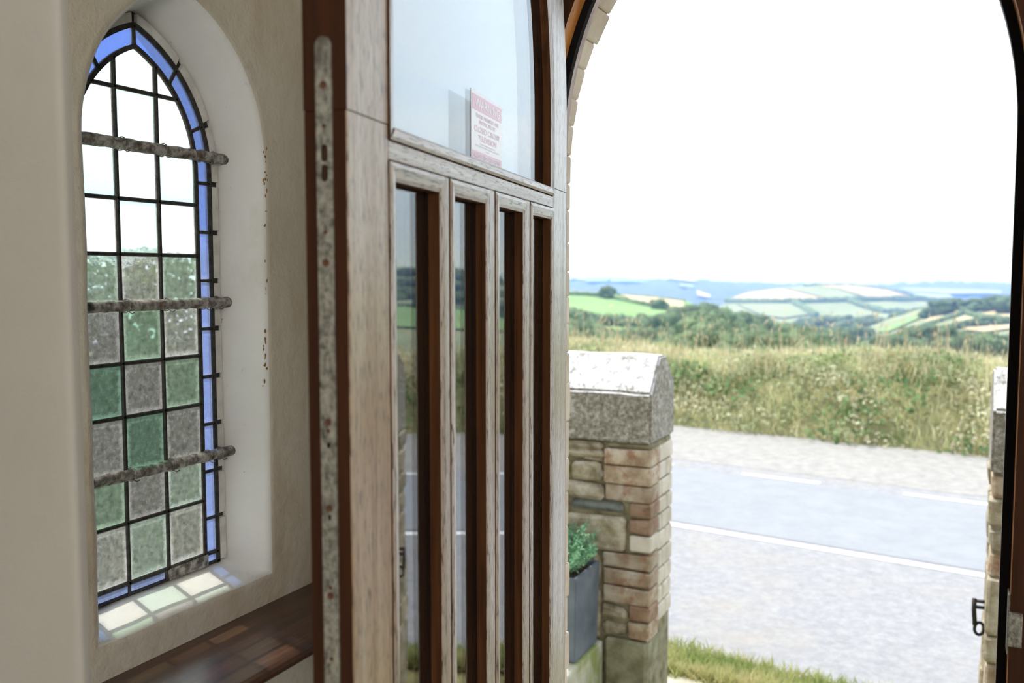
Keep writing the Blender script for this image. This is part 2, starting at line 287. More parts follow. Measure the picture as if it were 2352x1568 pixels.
def pane_mat(name, tint, haze, dirt=0.15, rough=0.18):
    """old cathedral glass: part clear, part rippled, part dusty"""
    m = bpy.data.materials.new(name); m.use_nodes = True; t = m.node_tree; t.nodes.clear(); L = t.links.new
    o = nd(t, 'ShaderNodeOutputMaterial'); c = nd(t, 'ShaderNodeTexCoord')
    n = nd(t, 'ShaderNodeTexNoise', Scale=38.0, Detail=3.0); L(c.outputs['Object'], n.inputs[0])
    b = nd(t, 'ShaderNodeBump', Strength=0.5, Distance=0.006); L(n.outputs[0], b.inputs['Height'])
    rf = nd(t, 'ShaderNodeBsdfRefraction', IOR=1.12, Roughness=rough); rf.inputs['Color'].default_value = (*tint, 1); L(b.outputs[0], rf.inputs['Normal'])
    tr = nd(t, 'ShaderNodeBsdfTransparent'); tr.inputs[0].default_value = (*tint, 1)
    tl = nd(t, 'ShaderNodeBsdfTranslucent'); tl.inputs[0].default_value = tuple(0.25 + 0.75 * x for x in tint) + (1,)
    gs = nd(t, 'ShaderNodeBsdfGlossy', Roughness=0.15)
    m1 = nd(t, 'ShaderNodeMixShader'); m1.inputs[0].default_value = 0.72; L(rf.outputs[0], m1.inputs[1]); L(tr.outputs[0], m1.inputs[2])
    n2 = nd(t, 'ShaderNodeTexNoise', Scale=70.0, Detail=8.0, Roughness=0.8); L(c.outputs['Object'], n2.inputs[0])
    rr = ramp(t, [(0.35, (haze,) * 3), (0.80, (min(1, haze + dirt * 1.6),) * 3)]); L(n2.outputs[0], rr.inputs[0])
    # dust gathers along the leads
    sg = nd(t, 'ShaderNodeSeparateXYZ'); L(c.outputs['Generated'], sg.inputs[0]); es = []
    for ax in ('Y', 'Z'):
        a = nd(t, 'ShaderNodeMath', operation='SUBTRACT'); L(sg.outputs[ax], a.inputs[0]); a.inputs[1].default_value = 0.5
        b2 = nd(t, 'ShaderNodeMath', operation='ABSOLUTE'); L(a.outputs[0], b2.inputs[0]); es.append(b2)
    mxm = nd(t, 'ShaderNodeMath', operation='MAXIMUM'); L(es[0].outputs[0], mxm.inputs[0]); L(es[1].outputs[0], mxm.inputs[1])
    wob = nd(t, 'ShaderNodeMath', operation='MULTIPLY_ADD'); L(n2.outputs[0], wob.inputs[0]); wob.inputs[1].default_value = 0.12; L(mxm.outputs[0], wob.inputs[2])
    er = ramp(t, [(0.44, (0, 0, 0)), (0.57, (0.30,) * 3)]); L(wob.outputs[0], er.inputs[0])
    sm_ = nd(t, 'ShaderNodeMath', operation='ADD'); L(rr.outputs[0], sm_.inputs[0]); L(er.outputs[0], sm_.inputs[1])
    m2 = nd(t, 'ShaderNodeMixShader'); L(sm_.outputs[0], m2.inputs[0]); L(m1.outputs[0], m2.inputs[1]); L(tl.outputs[0], m2.inputs[2])
    m3 = nd(t, 'ShaderNodeMixShader'); m3.inputs[0].default_value = 0.04; L(m2.outputs[0], m3.inputs[1]); L(gs.outputs[0], m3.inputs[2])
    L(m3.outputs[0], o.inputs[0]); return m
M['p_clear'] = pane_mat('clear_old_glass', (0.94, 0.95, 0.92), 0.05)
M['p_mint'] = pane_mat('mint_old_glass', (0.74, 0.93, 0.82), 0.06)
M['p_green'] = pane_mat('green_old_glass', (0.42, 0.66, 0.46), 0.07)
M['p_deep'] = pane_mat('deep_green_old_glass', (0.13, 0.38, 0.24), 0.07)
M['p_grey'] = pane_mat('grey_old_glass', (0.40, 0.39, 0.38), 0.07, 0.2)
M['p_blue'] = pane_mat('blue_old_glass', (0.10, 0.20, 0.62), 0.35, 0.1)

# ------------------------------------------------------------------ room shell
XW, YC, YF = -1.45, 1.137, 1.87              # window wall, its outer corner, inner face of the door wall
XG = -1.561                                  # plane of the leaded glass
def wall_box(name, a, b, mat, label):
    return link(name, box_me(name, a, b, 0.004), mat, kind='structure', label=label)
wall_box('floor', (-6, -5, -0.1), (2.2, 2.25, 0), M['concrete'], 'pale stone floor inside the porch')
wall_box('ceiling', (-1.78, 1.14, 3.0), (2.2, 2.3, 3.12), M['plaster_cool'], 'white plaster ceiling over the porch')
wall_box('ceiling_nave', (-6.1, -5.1, 3.0), (2.2, 1.14, 3.12), M['plaster_cool'], 'white plaster ceiling behind the viewer')
wall_box('wall_back', (-6, -5.12, 0), (2.2, -5, 3.0), M['plaster_cool'], 'plain plaster wall behind the viewer')
wall_box('wall_right', (2.1, -5, 0), (2.22, 1.88, 3.0), M['plaster_cool'], 'plain plaster wall on the right of the porch')
wall_box('wall_far_left', (-6.12, -5, 0), (-6, 1.2, 3.0), M['plaster_cool'], 'plain plaster wall far on the left')

# wall with the outer corner, facing the viewer at the far left
V = []; Fc = []
prof = [(-6.0, YC)] + [(-3.0, YC), (-1.7, YC), (-1.52, YC), (-1.47, YC), (-1.458, YC + 0.001), (-1.4525, YC + 0.004), (-1.4503, YC + 0.010), (XW, YC + 0.022)]
for i, (x, y) in enumerate(prof): V += [(x, y, 0), (x, y, 3.0)]
for i in range(len(prof) - 1): Fc.append((2 * i, 2 * i + 2, 2 * i + 3, 2 * i + 1))
n0 = len(V); back = [(XW, YC + 0.022), (XW - 0.10, YC + 0.03), (-6, YC + 0.03)]
link('wall_corner', mesh('wall_corner', V + [(x, y, z) for x, y in [(-6, YC + .035), (XW - .06, YC + .035)] for z in (0, 3.0)], Fc + [(n0, n0 + 1, n0 + 3, n0 + 2)], False),
     M['plaster_cool'], smooth=True, kind='structure', label='smooth grey-white plaster wall at the far left, ending in a rounded corner')

# window wall: concentric loops from the wall's rim over a rounded arris down the splayed reveal to the glass, then outdoors
def wloop(yl, yr, zb, zs, R, X, wob=0.0, nb=10, tilt=0.0):
    A = arch(yl, yr, zb, zs, R, 16, 9)
    B = [(yr + (yl - yr) * i / nb, zb) for i in range(1, nb)]
    L = []
    for (y, z) in A + B:
        w = wob * noise.noise(Vector((y * 9, z * 9, X * 3))); L.append(Vector((X, y + w, z + wob * noise.noise(Vector((z * 9, y * 9, 5))))))
    return L
c0 = 1.4258
def inner(o, X, w=0.004): return wloop(1.1886 - o, 1.663 + o, 0.600 - o, 1.56, 0.33 + o, X, w)
loops = []
base = inner(0.0, XW, 0)
rim = []
for p in base:                                # rectangular rim of the wall
    dy, dz = p.y - c0, p.z - 1.2
    ty = (YF - c0) / dy if dy > 0 else (YC + 0.022 - c0) / dy if dy < 0 else 1e9
    tz = (3.0 - 1.2) / dz if dz > 0 else (0 - 1.2) / dz if dz < 0 else 1e9
    k = min(ty, tz); rim.append(Vector((XW, c0 + dy * k, 1.2 + dz * k)))
loops = [rim, inner(0.020, XW), inner(0.010, XW - 0.0015), inner(0.004, XW - 0.006), inner(0.0, XW - 0.014)]
for k in (0.25, 0.5, 0.75, 1.0):
    X = XW - 0.014 + (XG - 0.012 - XW + 0.014) * k
    L = []
    for a, b in zip(inner(0.0, X), wloop(1.176, 1.632, 0.622, 1.53, 0.331, X, 0.003)): L.append(a.lerp(b, k))
    loops.append(L)
nI = len(loops)
loops += [wloop(1.176, 1.66, 0.60, 1.53, 0.35, -1.60), wloop(1.176, 1.80, 0.45, 1.53, 0.42, -1.80)]
rim2 = [Vector((-1.80, p.y, p.z)) for p in rim]
loops.append(rim2)
n = len(base); V = [v for L in loops for v in L]; Fc = []
for i in range(len(loops) - 1):
    for k in range(n): Fc.append((i * n + k, i * n + (k + 1) % n, (i + 1) * n + (k + 1) % n, (i + 1) * n + k))
me = mesh('wall_left', V, Fc); me.materials.append(M['plaster']); me.materials.append(M['reveal'])
for q, pl in enumerate(me.polygons):
    row = q // n
    pl.material_index = 1 if 2 <= row < nI + 1 else 0
for q, pl in enumerate(me.polygons): pl.use_smooth = q // n > 0
link('wall_left', me, M['plaster'], kind='structure', label='cream plaster window wall with rust stains and a deep arched window recess')

# rusty flakes bleeding through the paint beside the recess
M['flake'] = pm('rust_flake', [(0.3, g((140, 96, 46))), (0.7, g((186, 140, 80)))], nscale=120, rough=0.9)
rf_ = random.Random(6); wl_ = bpy.data.objects['wall_left']
for k in range(34):
    px, py = 609 + rf_.gauss(0, 2.5), rf_.choice([rf_.uniform(340, 520), rf_.uniform(500, 890), rf_.uniform(760, 890)])
    p = hX(px, py, XW); a, b = rf_.uniform(.0012, .0035), rf_.uniform(.0015, .006)
    V = [Vector((XW - 0.0008, p.y, p.z))] + [Vector((XW + .0001, p.y + a * math.cos(t) * rf_.uniform(.7, 1.2), p.z + b * math.sin(t) * rf_.uniform(.7, 1.2))) for t in [6.283 * i / 9 for i in range(9)]] + [Vector((XW + 0.0012, p.y, p.z))]
    link('rust_flake', mesh('rust_flake', V, [(0, 1 + i, 1 + (i + 1) % 9) for i in range(9)] + [(10, 1 + (i + 1) % 9, 1 + i) for i in range(9)]), M['flake'], wl_)

# ------------------------------------------------------------------ leaded window
win = empty('window_1', (XG, 1.403, 0.62), kind='structure', label='leaded lancet window of green and clear panes with a blue border')
wp = lambda y, z, d: (d - 0, y - 1.403, z - 0.62)          # local: d along X
rows = [1.683, 1.566, 1.4565, 1.342, 1.235, 1.1145, 1.002, 0.8825, 0.7765, 0.648]
cols = [1.241, 1.3485, 1.457, 1.565]
def clip_arch(y, R=0.264, yc=1.301, zs=1.53):               # height of the inner lead arch above y
    yy = abs(y - 1.403) + 1.403
    return zs + math.sqrt(max(0, R * R - (yy - yc) ** 2))
def pane(y0, y1, z0, z1, mat):
    m_ = 0.0035; y0 += m_; y1 -= m_; z0 += m_
    top = [(y1 + (y0 - y1) * i / 6, min(z1 - m_, clip_arch(y1 + (y0 - y1) * i / 6) - m_)) for i in range(7)]
    top = [(y, max(z, z0)) for y, z in top]
    if max(z for y, z in top) - z0 < 0.004: return
    pts = [(y0, z0), (y1, z0)] + top
    V = [wp(y, z, 0.0) for y, z in pts] + [wp(y, z, -0.003) for y, z in pts]; k = len(pts)
    V = V[:k]                                               # one thin sheet with an edge is enough for light to cross once
    link('glass_pane', mesh('glass_pane', V, [tuple(range(k))], False), M[mat], win)
tints = [['p_clear', 'p_clear', 'p_clear'], ['p_clear', 'p_mint', 'p_clear'], ['p_mint', 'p_clear', 'p_mint'], ['p_clear', 'p_mint', 'p_clear'],
         ['p_mint', 'p_clear', 'p_mint'], ['p_grey', 'p_green', 'p_clear'], ['p_deep', 'p_grey', 'p_green'], ['p_grey', 'p_deep', 'p_grey'],
         ['p_green', 'p_grey', 'p_mint'], ['p_clear', 'p_mint', 'p_clear']]
zz = [1.83] + rows
for i in range(10):
    for j in range(3): pane(cols[j], cols[j + 1], zz[i + 1], zz[i], tints[i][j])
def came(name, p, q, w, t=0.008):                           # straight lead bar from p to q in (y,z), slightly rounded
    p, q = Vector(p), Vector(q); d = (q - p).normalized(); nn = Vector((-d.y, d.x)) * w / 2
    V = []
    for s in (p, q):
        for a, dd in ((1, -t / 2), (1, t * 0.25), (0.5, t / 2), (-0.5, t / 2), (-1, t * 0.25), (-1, -t / 2)):
            y, z = s + nn * a; V.append(wp(y, z, dd))
    Fc = [(k, (k + 1) % 6, 6 + (k + 1) % 6, 6 + k) for k in range(6)] + [tuple(range(6)), tuple(range(6, 12))]
    link(name, mesh(name, V, Fc), M['lead'], win)
for y in cols[1:3]: came('lead_came', (y, 0.645), (y, clip_arch(y)), 0.0095)
for z in rows[:-1]:
    half = 0.162 if z < 1.53 else (1.301 + math.sqrt(0.264 ** 2 - (z - 1.53) ** 2) - 1.403)
    came('lead_came', (1.403 - half, z), (1.403 + half, z), 0.0085)
came('lead_came', (1.20, 0.648), (1.606, 0.648), 0.010)
came('lead_came', (1.18, 0.624), (1.61, 0.624), 0.008)
def warch(o): return arch(1.241 - o, 1.565 + o, 0.619, 1.53, 0.264 + o, 18, 12)
lead_in = band_me('border_came', warch(-0.004), warch(0.0055), -0.004, 0.004, lambda y, z, d: wp(y, z, d)); link('border_came', lead_in, M['lead'], win)
link('border_came', band_me('border_came', warch(0.036), warch(0.046), -0.004, 0.004, lambda y, z, d: wp(y, z, d)), M['lead'], win)
def along(o, a, b, n=8):                                    # points of the offset outline between two arc-length parameters
    P = [Vector(p) for p in arch(1.241, 1.565, 0.62, 1.53, 0.264, 60, 60)]
    Q = [Vector(p) for p in arch(1.241 - o, 1.565 + o, 0.62, 1.53, 0.264 + o, 60, 60)]
    s = [0]
    for i in range(1, len(P)): s.append(s[-1] + (P[i] - P[i - 1]).length)
    R = []
    for k in range(n + 1):
        t = a + (b - a) * k / max(1, n)
        i = max(0, min(len(P) - 2, next((q - 1 for q in range(len(s)) if s[q] >= t), len(P) - 2)))
        f_ = (t - s[i]) / max(1e-9, s[i + 1] - s[i]); R.append(tuple(Q[i].lerp(Q[i + 1], f_)))
    return R, s[-1]
_, TOT = along(0, 0, 0.1)
SEG = TOT / 22
for k in range(22):
    a, b = k * SEG, (k + 1) * SEG
    ins, _ = along(0.006, a + 0.004, b - 0.004); out, _ = along(0.0355, a + 0.004, b - 0.004)
    V = [wp(y, z, 0) for y, z in ins] + [wp(y, z, 0) for y, z in out[::-1]]
    N = len(ins); Fc = [(i, i + 1, 2 * N - 2 - i, 2 * N - 1 - i) for i in range(N - 1)]
    link('blue_border_pane', mesh('blue_border_pane', V, Fc, False), M['p_blue'], win)
    (i1,), (o1,) = along(0.003, a, a, 0)[0], along(0.040, a, a, 0)[0]
    came('lead_came', i1, o1, 0.0075)
    ins, _ = along(0.047, a + 0.006, b - 0.006); out, _ = along(0.066, a + 0.006, b - 0.006)
    link('putty_block', band_me('putty_block', ins, out, -0.012, 0.004, lambda y, z, d: wp(y, z, d)), M['putty'], win)
link('border_backing', band_me('border_backing', warch(0.045), warch(0.075), -0.016, -0.006, lambda y, z, d: wp(y, z, d)), M['lead'], win)  # added dark backing that stops daylight leaking between the putty blocks
ys = [1.20, 1.246, 1.348, 1.449, 1.556]
for i in range(4):
    if i == 3: break
    V = [wp(y, z, 0) for y, z in ((ys[i] + .003, .628), (ys[i + 1] - .003, .628), (ys[i + 1] - .003, .6435), (ys[i] + .003, .6435))]
    link('blue_border_pane', mesh('blue_border_pane', V, [(0, 1, 2, 3)], False), M['p_blue'], win)
    came('lead_came', (ys[i + 1], .626), (ys[i + 1], .648), 0.007)
link('putty_block', box_me('putty_block', wp(1.453, 0.619, -0.004), wp(1.572, 0.648, 0.006), 0.003, 0.001), M['iron'], win, label='dark repair patch in the bottom border')
for z, tl in ((1.566, 0.0), (1.235, 0.001), (0.8825, -0.001)):
    pts = []
    rr = []
    rnd = random.Random(int(z * 1000))
    for i in range(41):
        y = 1.165 + (1.645 - 1.165) * i / 40; pts.append(wp(y, z + rnd.uniform(-.0008, .0008), 0.016)); rr.append(0.0120 + rnd.uniform(-.0009, .0012))
    sb = link('saddle_bar', tube_me('saddle_bar', pts, rr, 10), M['iron'], win, smooth=True)
    for y in cols[1:] + [1.603]:
        ring = [wp(y + 0.002 * math.sin(a), z + 0.0142 * math.sin(a), 0.016 + 0.0142 * math.cos(a)) for a in [2 * math.pi * k / 14 for k in range(15)]]
        tail = [wp(y, z - 0.011, 0.022), wp(y + 0.006, z - 0.016, 0.026), wp(y + 0.013, z - 0.013, 0.027)]
        w = link('wire_tie', tube_me('wire_tie', ring + tail, 0.0013, 5), M['iron'], sb, smooth=True)

# ------------------------------------------------------------------ bench along the window wall
be = empty('wooden_bench', (-1.32, 1.5, 0.0), label='dark varnished wooden bench ledge under the leaded window', cat='bench')
bw = lambda x, y, z: (x + 1.32, y - 1.5, z)
nose = [(-1.45, 0.496), (-1.215, 0.495), (-1.203, 0.498), (-1.195, 0.505), (-1.195, 0.512), (-1.201, 0.518), (-1.212, 0.521), (-1.45, 0.521)]
V = [bw(x, y, z) for y in (YC - 0.0, YF) for x, z in nose]; k = len(nose)
link('bench_board', mesh('bench_board', V, [(i, (i + 1) % k, k + (i + 1) % k, k + i) for i in range(k)] + [tuple(range(k)), tuple(range(k, 2 * k))]), M['bench'], be)
link('bench_front', box_me('bench_front', bw(-1.449, YC, 0.001), bw(-1.222, YF - .001, 0.4955), 0.003), M['plaster'], be, label='cream plastered front below the board')

# ------------------------------------------------------------------ door wall, frame and stone arch
ZS = 1.565
FX0, FX1, FR = -0.83, 0.104, 0.80            # rebate of the frame
fp = lambda x, z, d: (x, d, z)
def farch(o, n=22): return arch(FX0 + o, FX1 - o, 0.0, ZS, FR - o, n, 10)
# inner plaster wall with the arched opening
O1 = farch(-0.075); cx = (FX0 + FX1) / 2
rimf = []
for x, z in O1:
    dx, dz = x - cx, z - 1.0
    k = min(((2.1 - cx) / dx if dx > 0 else (-1.8 - cx) / dx if dx < 0 else 1e9), ((3.0 - 1.0) / dz if dz > 0 else 1e9 if dz >= 0 else (0 - 1.0) / dz))
    rimf.append((cx + dx * k, 1.0 + dz * k))
link('wall_front', band_me('wall_front', O1, rimf, YF + 0.002, 1.955, fp), M['plaster_cool'], kind='structure', label='plaster wall around the arched doorway')
fr = empty('trim_1', (0, 0, 0), kind='structure', label='arched oak door frame with black draught seal around the doorway')
def ring(name, oi, oo, y0, y1, mat):
    I, O = farch(oi), farch(oo); h = len(I) // 2
    link(name, band_me(name, I[:h + 1], O[:h + 1], y0, y1, fp), mat, fr); link(name, band_me(name, I[h:], O[h:], y0, y1, fp), mat, fr)
ring('frame_jamb', 0.0, -0.075, YF, 1.932, M['golden'])
for o in fr.children:
    o.data.materials.append(M['edge'])
    for p in o.data.polygons:
        if p.normal.y < -0.7: p.material_index = 1
ring('frame_stop', 0.016, -0.074, 1.9325, 1.956, M['frame_grey'])
ring('draught_seal', 0.0165, -0.0005, 1.918, 1.9345, M['black'])
# the keep of the lock on the right jamb
pz = [hY(2322, 1380, 1.90).z, hY(2316, 1492, 1.90).z]
kp = link('strike_plate', box_me('strike_plate', (FX1 - 0.0035, 1.873, pz[1]), (FX1 + 0.001, 1.915, pz[0] + 0.02), 0.0015), M['zinc'], fr, label='grey metal lock keep')
link('keep_lip', box_me('keep_lip', (FX1 - 0.002, 1.862, pz[1] + .02), (FX1 + 0.02, 1.8705, pz[0] - .01), 0.001), M['zinc'], kp)

# stone arch outside the frame, block by block
st = empty('trim_2', (0, 0, 0), kind='structure', label='pale stone arch blocks around the outside of the doorway')
SX0, SX1, SR, SZ = -0.927, 0.135, 0.80, 1.562
def sarch(o): return [Vector(p) for p in arch(SX0 + o, SX1 - o, -0.2, SZ, SR - o, 60, 60)]
P = sarch(0); s = [0]
for i in range(1, len(P)): s.append(s[-1] + (P[i] - P[i - 1]).length)
def spt(o, t):
    Q = sarch(o); i = max(0, min(len(P) - 2, next((q - 1 for q in range(len(s)) if s[q] >= t), len(P) - 2)))
    return Q[i].lerp(Q[i + 1], (t - s[i]) / max(1e-9, s[i + 1] - s[i]))
t0 = 0.0; rnd = random.Random(4); tot = s[-1]
while t0 < tot - 0.02:
    hgt = rnd.uniform(0.065, 0.085) if 1.2 < t0 < tot - 1.2 else rnd.uniform(0.075, 0.105)
    t1 = min(tot, t0 + hgt); dz = rnd.uniform(-0.0025, 0.0025); ta, tb = t0 + 0.0015, t1 - 0.0015
    q = [(ta, 0.002), (ta + 0.005, 0.0), (tb - 0.005, 0.0), (tb, 0.002)]
    I = [tuple(spt(dz - e, t)) for t, e in q]; O = [tuple(spt(-0.24, t)) for t, e in q]
    link('arch_stone', band_me('arch_stone', I, O, 1.958, 2.25 + rnd.uniform(-.006, .006), fp), M['pstone'], st); t0 = t1
I = [tuple(p) for p in sarch(-0.004)][::4]; O = [tuple(p) for p in sarch(-0.3)][::4]
link('joint_mortar', band_me('joint_mortar', I, O, 1.961, 2.243, fp), M['pstone'], st)
O1 = [tuple(p) for p in sarch(-0.235)][::6]; rimf = []
for x, z in O1:
    dx, dz = x - cx, z - 1.0
    k = min(((2.3 - cx) / dx if dx > 0 else (-1.8 - cx) / dx if dx < 0 else 1e9), ((3.1 - 1.0) / dz if dz > 0 else (-0.4 - 1.0) / dz if dz < 0 else 1e9))
    rimf.append((cx + dx * k, 1.0 + dz * k))
link('wall_outer', band_me('wall_outer', O1, rimf, 1.957, 2.24, fp), M['rubble'], kind='structure', label='rubble stone face of the porch outside')

# ------------------------------------------------------------------ the open glazed door
DA = math.radians(26 - 16.3)
door = empty('door_1', (-0.598, 0.821, 0.0), 0, kind='structure', label='open arched oak door with one large pane above four narrow panes')
door.rotation_euler = (0, 0, math.pi / 2 + DA)
dp = lambda s_, z, q: (s_, q, z)             # s along the leaf, q into its thickness, z up
LW, TH = 1.056, 0.0525
DZ = 1.61; DR = 0.95
def dbox(name, s0, s1, z0, z1, mat, q0=0.0, q1=TH, bev=0.0015, parent=door, edge=None, **kw):
    me = box_me(name, (s0, q0, z0), (s1, q1, z1), bev)
    o = link(name, me, mat, parent, **kw)
    if edge is not None:                      # the leaf's own edge is stained, its weathered face is not
        me.materials.append(edge)
        for p in me.polygons:
            if p.normal.y > -0.5: p.material_index = 1
    return o
ZJ = 1.478
dbox('lock_stile', 0, 0.107, 0.02, ZJ - 0.0002, M['oak_v'], edge=M['edge'])
dbox('hinge_stile', 0.9356, LW, 0.02, ZJ - 0.0002, M['oak_vg'], edge=M['brown'])
dbox('lock_rail', 0.1072, 0.9354, 1.4365, 1.460, M['oak_h'], edge=M['brown'])
dbox('bottom_rail', 0.1072, 0.9354, 0.02, 0.24, M['oak_h'], edge=M['brown'])
for a, b in ((0.2935, 0.3164), (0.502, 0.5326), (0.722, 0.752)):
    dbox('muntin', a, b, 0.2402, 1.4363, M['oak_vg'], edge=M['brown'])
def darch(o, n=16, z0=ZJ): return arch(o, LW - o - (0.0134 * o / 0.107), z0, DZ, DR - o, n, 4)
I, O = darch(0.107), darch(0.0); h = len(I) // 2
for sl_, nm, mt in ((slice(0, h + 1), 'arch_head', M['oak_v']), (slice(h, None), 'arch_head', M['oak_vg'])):
    me = band_me(nm, I[sl_], O[sl_], 0.0, TH, dp); o = link(nm, me, mt, door); me.materials.append(M['edge'])
    for p in me.polygons:
        if p.normal.y > -0.5: p.material_index = 1
def bead(pa, pb, ia, ib):                     # mitred glazing bead: outer edge pa-pb, inner edge ia-ib
    q = lambda p, o_, k: (p[0], k, p[1])
    oa, ob, na, nb = pa, pb, ia, ib
    def mixp(a, b, k): return (a[0] + (b[0] - a[0]) * k, a[1] + (b[1] - a[1]) * k)
    V = [dp(*oa, 0.016), dp(*oa, -0.001), dp(*mixp(oa, na, 0.25), -0.0035), dp(*mixp(oa, na, 0.8), -0.0020), dp(*na, 0.001), dp(*na, 0.0175),
         dp(*ob, 0.016), dp(*ob, -0.001), dp(*mixp(ob, nb, 0.25), -0.0035), dp(*mixp(ob, nb, 0.8), -0.0020), dp(*nb, 0.001), dp(*nb, 0.0175)]
    Fc = [(k, (k + 1) % 6, 6 + (k + 1) % 6, 6 + k) for k in range(6)] + [tuple(range(6)), tuple(range(6, 12))]
    me = mesh('glazing_bead', V, Fc)
    level = abs(pb[0] - pa[0]) > abs(pb[1] - pa[1])
    me.materials.append(M['oak_h'] if level else M['oak_vg']); me.materials.append(M['brown'])
    nrm = Vector((-(pb[1] - pa[1]), pb[0] - pa[0])).normalized()
    for p in me.polygons:
        if abs(p.normal.y) < 0.3: p.material_index = 1
    link('glazing_bead', me, me.materials[0], door)
def glaze(outl_in, name='glass'):
    """two sheets of glass with a black spacer between them, for an outline (s,z)"""
    N = len(outl_in); cxm = sum(p[0] for p in outl_in) / N; czm = sum(p[1] for p in outl_in) / N
    big = [(cxm + (x - cxm) * 1.0 + (0.004 if x > cxm else -0.004), z + (0.004 if z > czm else -0.004)) for x, z in outl_in]
    for nm, q0 in (('outer_glass', 0.018), ('inner_glass', 0.036)):
        V = [dp(x, z, q0) for x, z in big] + [dp(x, z, q0 + 0.004) for x, z in big]
        gm = mesh(nm, V, [tuple(range(N)), tuple(range(N, 2 * N))] + [(i, (i + 1) % N, N + (i + 1) % N, N + i) for i in range(N)])
        link(nm, gm, [M['door_glass' if nm == 'outer_glass' else 'door_glass_in'], M['black']], door)
        for p in gm.polygons:
            if abs(p.normal.y) < 0.5: p.material_index = 1          # the sheet's edge sits in black sealant
    sm = [(x + (-0.001 if x > cxm else 0.001), z + (-0.001 if z > czm else 0.001)) for x, z in outl_in]
    link('spacer', band_me('spacer', sm, big, 0.0222, 0.0358, dp, True), M['black'], door)
    link('inner_bead', band_me('inner_bead', outl_in, [(x + (0.018 if x > cxm else -0.018), z + (0.018 if z > czm else -0.018)) for x, z in outl_in], 0.0402, TH + 0.002, dp, True), M['brown'], door)
ZB, ZT = 0.2415, 1.435
for (o0, i0, i1, o1) in ((0.1085, 0.127, 0.280, 0.2925), (0.3178, 0.338, 0.486, 0.501), (0.534, 0.555, 0.707, 0.721), (0.7535, 0.772, 0.9166, 0.9345)):
    zi0, zi1 = ZB + 0.022, 1.4125
    oc = [(o0, ZB), (o1, ZB), (o1, ZT), (o0, ZT)]; ic = [(i0, zi0), (i1, zi0), (i1, zi1), (i0, zi1)]
    for k in range(4): bead(oc[k], oc[(k + 1) % 4], ic[k], ic[(k + 1) % 4])
    glaze(ic)
zo, zi = 1.4613, 1.4775
A_o, A_i = arch(0.1085, 0.9342, zo, DZ, DR - 0.1085, 16, 2), arch(0.127, 0.9166, zi, DZ, DR - 0.127, 16, 2)
bead(A_o[-1], A_o[0], A_i[-1], A_i[0])
h = len(A_o) // 2
for sl_ in (slice(0, h + 1), slice(h, None)):
    me = band_me('glazing_bead', A_i[sl_], A_o[sl_], 0.001, 0.0175, dp, d0o=-0.003); me.materials.append(M['oak_vg']); me.materials.append(M['brown'])
    for p in me.polygons:
        if p.normal.y > -0.3: p.material_index = 1
    link('glazing_bead', me, M['oak_vg'], door)
glaze(A_i)

# lock plate on the leaf's edge, with real slots and holes
def holed_plate(name, outer, holes, t):
    cu = bpy.data.curves.new(name, 'CURVE'); cu.dimensions = '2D'; cu.fill_mode = 'BOTH'; cu.extrude = t / 2
    for L in [outer] + holes:
        sp = cu.splines.new('POLY'); sp.points.add(len(L) - 1); sp.use_cyclic_u = True
        for p, (x, y) in zip(sp.points, L): p.co = (x, y, 0, 1)
    o = bpy.data.objects.new(name, cu); COL.objects.link(o); bpy.context.view_layer.update()
    me = bpy.data.meshes.new_from_object(o.evaluated_get(bpy.context.evaluated_depsgraph_get())); bpy.data.objects.remove(o)
    return me
PQ0, PQ1 = 0.0173, 0.0361; pc = (PQ0 + PQ1) / 2; hw = (PQ1 - PQ0) / 2
zpx = lambda y: 1.3 + (630 - y) / 2100 * 0.995
ptop = zpx(90) - hw
outer = [(PQ0, 0.30), (PQ1, 0.30)] + [(pc + hw * math.cos(a), ptop + hw * math.sin(a)) for a in [math.pi * k / 12 for k in range(13)]]
def slot(zc, w, h_): 
    r = w / 2; return [(pc + r * math.cos(a), zc + (h_ / 2 - r) * (1 if math.sin(a) > 0 else -1) + r * math.sin(a)) for a in [2 * math.pi * (k + 0.5) / 16 for k in range(16)]]
def sq(zc, w, h_): return [(pc - w / 2, zc - h_ / 2), (pc + w / 2, zc - h_ / 2), (pc + w / 2, zc + h_ / 2), (pc - w / 2, zc + h_ / 2)]
holes = [slot(zpx(353), 0.0078, 0.0185), slot(zpx(398), 0.0078, 0.0185), sq(zpx(1030), 0.0042, 0.006), sq(zpx(1202), 0.0036, 0.006)]
me = holed_plate('lock_plate', outer, holes, 0.003)
for v in me.vertices: x, y, z = v.co; v.co = (-0.0012 + z, x, y)
lp = link('lock_plate', me, M['zinc'], door, label='worn grey metal lock faceplate')
for zc, w, h_ in ((zpx(353), .0085, .0195), (zpx(398), .0085, .0195), (zpx(1030), .005, .007), (zpx(1202), .0045, .007)):
    link('slot_dark', box_me('slot_dark', (-0.0012, pc - w / 2, zc - h_ / 2), (-0.0004, pc + w / 2, zc + h_ / 2)), M['black'], lp)  # black slab behind each hole, standing for the shade inside
for zc in (zpx(353), zpx(398)):
    link('lock_bolt', box_me('lock_bolt', (-0.0022, pc - 0.0008, zc - 0.0075), (-0.0012, pc + 0.0014, zc + 0.0075), 0.0004), M['brown'], lp)
def screw_me(r):
    return tube_me('screw', [(-0.0026, 0, 0), (-0.0032, 0, 0), (-0.0035, 0, 0)], [r, r, r * 0.7], 12)
sm = screw_me(0.0042); sm.materials.append(M['rust']); sm2 = screw_me(0.0024); sm2.materials.append(M['rust'])
for y, big in ((199, 1), (292, 0), (533, 0), (603, 1), (975, 1), (996, 0), (1180, 1), (1371, 0), (1391, 1), (1545, 0)):
    o = link('screw', sm if big else sm2, [], lp); o.location = (0, pc, zpx(y))

